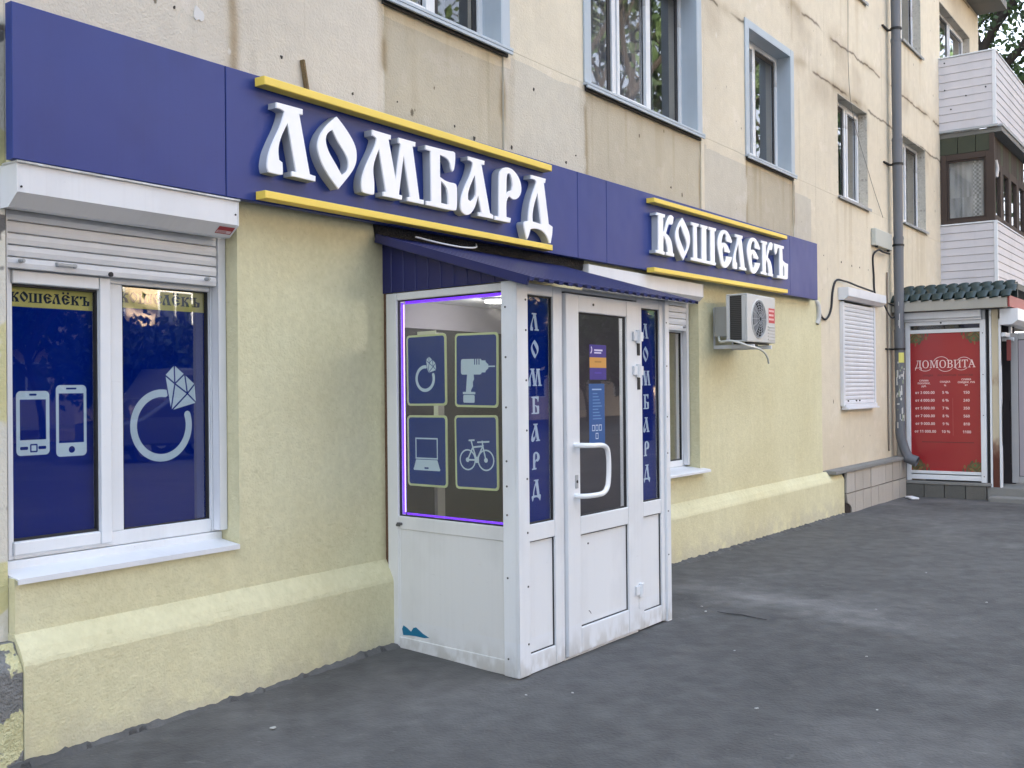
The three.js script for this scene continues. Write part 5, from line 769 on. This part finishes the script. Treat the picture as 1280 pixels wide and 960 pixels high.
for (const [x, z, h, s, l] of [[30, 14, 17, 21, 'tall leafy street tree mirrored in the wide upper window'], [41, 17, 18, 22, 'broad street tree mirrored beside the tall one in the upper windows'], [54, 15, 17, 23, 'distant street tree mirrored in the narrow upper windows'], [22.4, 23, 3.4, 24, 'low dark bush mirrored right in the ring window'], [20.3, 23.5, 2.9, 25, 'low dark bush mirrored in the middle of the ring window'], [15.6, 22, 5.5, 31, 'round dark tree mirrored in the left window with the phones'], [18.4, 23, 3.0, 26, 'low dark bush mirrored behind the parked van'],
  [3, 17, 10.5, 27, 'added unseen tree across the road facing the left shop window, dims left sky light'], [-6, 17, 11, 28, 'added unseen tree across the road, middle of the three that dim left sky light'], [-15, 17, 11, 29, 'farthest left of the added unseen trees across the road that dim sky light']])  // these three are added, unseen, to dim sky light from the left
  tree(l, x, z, s, { depth: 4, main: 5, h, leaves: h > 10 ? (x < 10 ? 6000 : 2400) : 3500, leaf: h > 10 ? (x < 10 ? 0.7 : 0.42) : 0.3, spread: h > 10 ? 1.9 : 0.8, group: 'street trees across the road seen in reflections' });
for (let i = 0; i < 8; i++) tree(`${['first', 'second', 'third', 'fourth', 'fifth', 'sixth', 'seventh', 'eighth'][i]} tree from the left in the low row mirrored in the porch door`, 27 + i * 6.2, 25.5 + (i % 3), 60 + i, { depth: 3, main: 6, h: 4.6 + (i * 7 % 4) * 0.25, leaves: 2200, leaf: 0.55, spread: 1.3, group: 'street trees across the road seen in reflections' });
/* ------------------------------ across the street, seen only in the glass */
{
  const o = thing('apartment_building', 'peach apartment block across the street lit by low sun, mirrored in the shop windows', 'building', [40, 0, 30]);
  add('wall', o, std(0.72, 0.56, 0.41, 0.9, { map: grime }), box(4, 95, -0.5, 15.2, 30, 42)); add('roof', o, std(0.2, 0.18, 0.17, 0.9), box(3.6, 95.4, 15.21, 15.5, 29.6, 42.4));
  for (let f = 0; f < 5; f++) for (let i = 0; i < 17; i++) {
    const x = 6.5 + i * 3.1, y = 1.2 + f * 2.9, w = partGroup('window', o); if (i % 5 === 4) { add('balcony_front', w, std(0.5, 0.42, 0.36, 0.8), box(x - 0.4, x + 2, y - 0.7, y + 0.3, 29.1, 29.2)); add('slab', w, std(0.4, 0.38, 0.35, 0.9), box(x - 0.4, x + 2, y - 0.82, y - 0.71, 29.1, 29.995)); }
    add('pane', w, std(0.04, 0.05, 0.06, 0.15), box(x, x + 1.5, y, y + 1.45, 29.96, 29.985)); add('frame', w, PVC, [box(x - 0.06, x + 1.56, y - 0.06, y, 29.93, 29.99), box(x - 0.06, x + 1.56, y + 1.45, y + 1.51, 29.93, 29.99), box(x - 0.06, x, y, y + 1.45, 29.93, 29.99), box(x + 1.5, x + 1.56, y, y + 1.45, 29.93, 29.99), box(x + 0.7, x + 0.76, y, y + 1.45, 29.94, 29.99)]);
  }
  const wheel = (t, x, z, r) => { add('wheel', t, std(0.015, 0.015, 0.015, 0.8), cyl(x, gh(x, z) + r, z, r, 0.2, 'z', 20)); add('rim', t, std(0.3, 0.3, 0.32, 0.4), cyl(x, gh(x, z) + r, z, r * 0.6, 0.215, 'z', 14)); };
  const car = (t, x0, z0, prof, wins, W, paint, wx, r) => {
    add('body', t, paint, extr(prof.map(([x, y]) => [x0 + x, y]), W, z0, [], 0.06));
    for (const q of wins) { add('window', t, std(0.02, 0.025, 0.03, 0.08), extr(q.map(([x, y]) => [x0 + x, y]), 0.012, z0 - 0.008)); }
    for (const x of wx) { wheel(t, x0 + x, z0 + 0.12, r); wheel(t, x0 + x, z0 + W - 0.12, r); }
    add('headlight', t, std(0.6, 0.6, 0.6, 0.2), box(x0 + 0.02, x0 + 0.06, 0.62, 0.76, z0 + 0.15, z0 + 0.45));
  };
  const sd = thing('parked_car', 'dark sedan parked across the pavement, mirrored in the ring window', 'car', [16.6, 0, 17.5]);
  car(sd, 14.4, 17, [[0.05, 0.3], [4.4, 0.3], [4.45, 0.75], [4.3, 0.95], [3.7, 1.0], [2.95, 1.42], [1.6, 1.45], [0.85, 1.0], [0.05, 0.85]], [[[1.05, 1.0], [1.65, 1.38], [2.25, 1.38], [2.25, 1.0]], [[2.32, 1.0], [2.32, 1.38], [2.9, 1.36], [3.45, 1.02]]], 1.7, new THREE.MeshPhysicalMaterial({ color: C(0.05, 0.055, 0.07), roughness: 0.35, clearcoat: 1 }), [0.9, 3.55], 0.31);
  const vn_ = thing('parked_van', 'pale grey van parked across the street, mirrored in the ring window', 'van', [19.4, 0, 20.5]);
  car(vn_, 17, 20, [[0.05, 0.35], [4.9, 0.35], [4.95, 2.15], [4.7, 2.3], [1.6, 2.3], [0.95, 1.45], [0.1, 1.15]], [[[1.1, 1.45], [1.65, 2.1], [2.3, 2.1], [2.3, 1.45]]], 1.9, std(0.2, 0.2, 0.22, 0.4), [0.95, 3.9], 0.34);
}
/* ------------------------------------------------------------ small litter */
{
  const pl = std(0.45, 0.45, 0.43, 0.9), spots = [[3.35, 0.62, 0.02], [4.45, 1.32, 0.014], [4.62, 1.5, 0.012], [6.85, 1.22, 0.016], [7.0, 1.12, 0.012], [4.9, 2.4, 0.012], [6.2, 2.55, 0.011], [8.3, 2.8, 0.014], [5.9, 1.85, 0.01], [5.2, 2.9, 0.009], [7.6, 2.2, 0.01], [9.4, 2.1, 0.012]];
  const lb = ['pale paper scrap near the plinth left of the porch', 'pale crumb before the porch corner, the nearer one to the wall', 'pale crumb before the porch corner, the one farther from the wall', 'pale scrap beside the right foot of the porch', 'smaller pale scrap just beyond the right foot of the porch', 'pale speck of litter low in the middle of the pavement', 'pale speck on the asphalt in front of the door', 'pale speck of litter toward the lower right of the pavement', 'tiny pale speck close to the door step', 'tiny pale speck at the bottom edge of the pavement', 'tiny pale speck right of the door on dark asphalt', 'pale speck on the asphalt under the air conditioner side'];
  spots.forEach(([x, z, s0], i) => { const s = s0 * 0.62, pts = Array.from({ length: 6 }, (_, k) => { const a = k / 6 * 6.283, r = s * (0.6 + R() * 0.7); return [Math.cos(a) * r * 1.5, Math.sin(a) * r]; }); const g = extr(pts, s * 0.35, 0); g.rotateX(-Math.PI / 2); g.rotateY(R() * 3); g.translate(x, gh(x, z) + 0.006, z); const m = add('litter', scene, pl, g); Object.assign(m.userData, { label: lb[i], category: 'litter', group: 'pale scraps scattered on the asphalt' }); });
  const wr = add('wrapper', scene, std(0.7, 0.7, 0.72, 0.7), (() => { const g = rbox(-0.13, 0.13, 0, 0.03, -0.06, 0.06, 0.01); g.rotateY(0.6); g.translate(15.95, -0.075, 0.3); return g; })()); Object.assign(wr.userData, { label: 'flat white wrapper lying at the foot of the kiosk', category: 'litter' });
  // a short open crack in the asphalt right of the porch
  const cr = add('crack', scene, std(0.03, 0.03, 0.032, 0.98), extr([[6.895, -1.29], [6.8906, -1.38], [6.9088, -1.47], [6.872, -1.56], [6.8572, -1.63], [6.84, -1.68], [6.8473, -1.63], [6.8631, -1.56], [6.8928, -1.47], [6.8755, -1.38]], 0.003, 0).rotateX(-Math.PI / 2).translate(0, -0.004, 0)); cr.userData.kind = 'structure';
}
renderer.render(scene, camera);
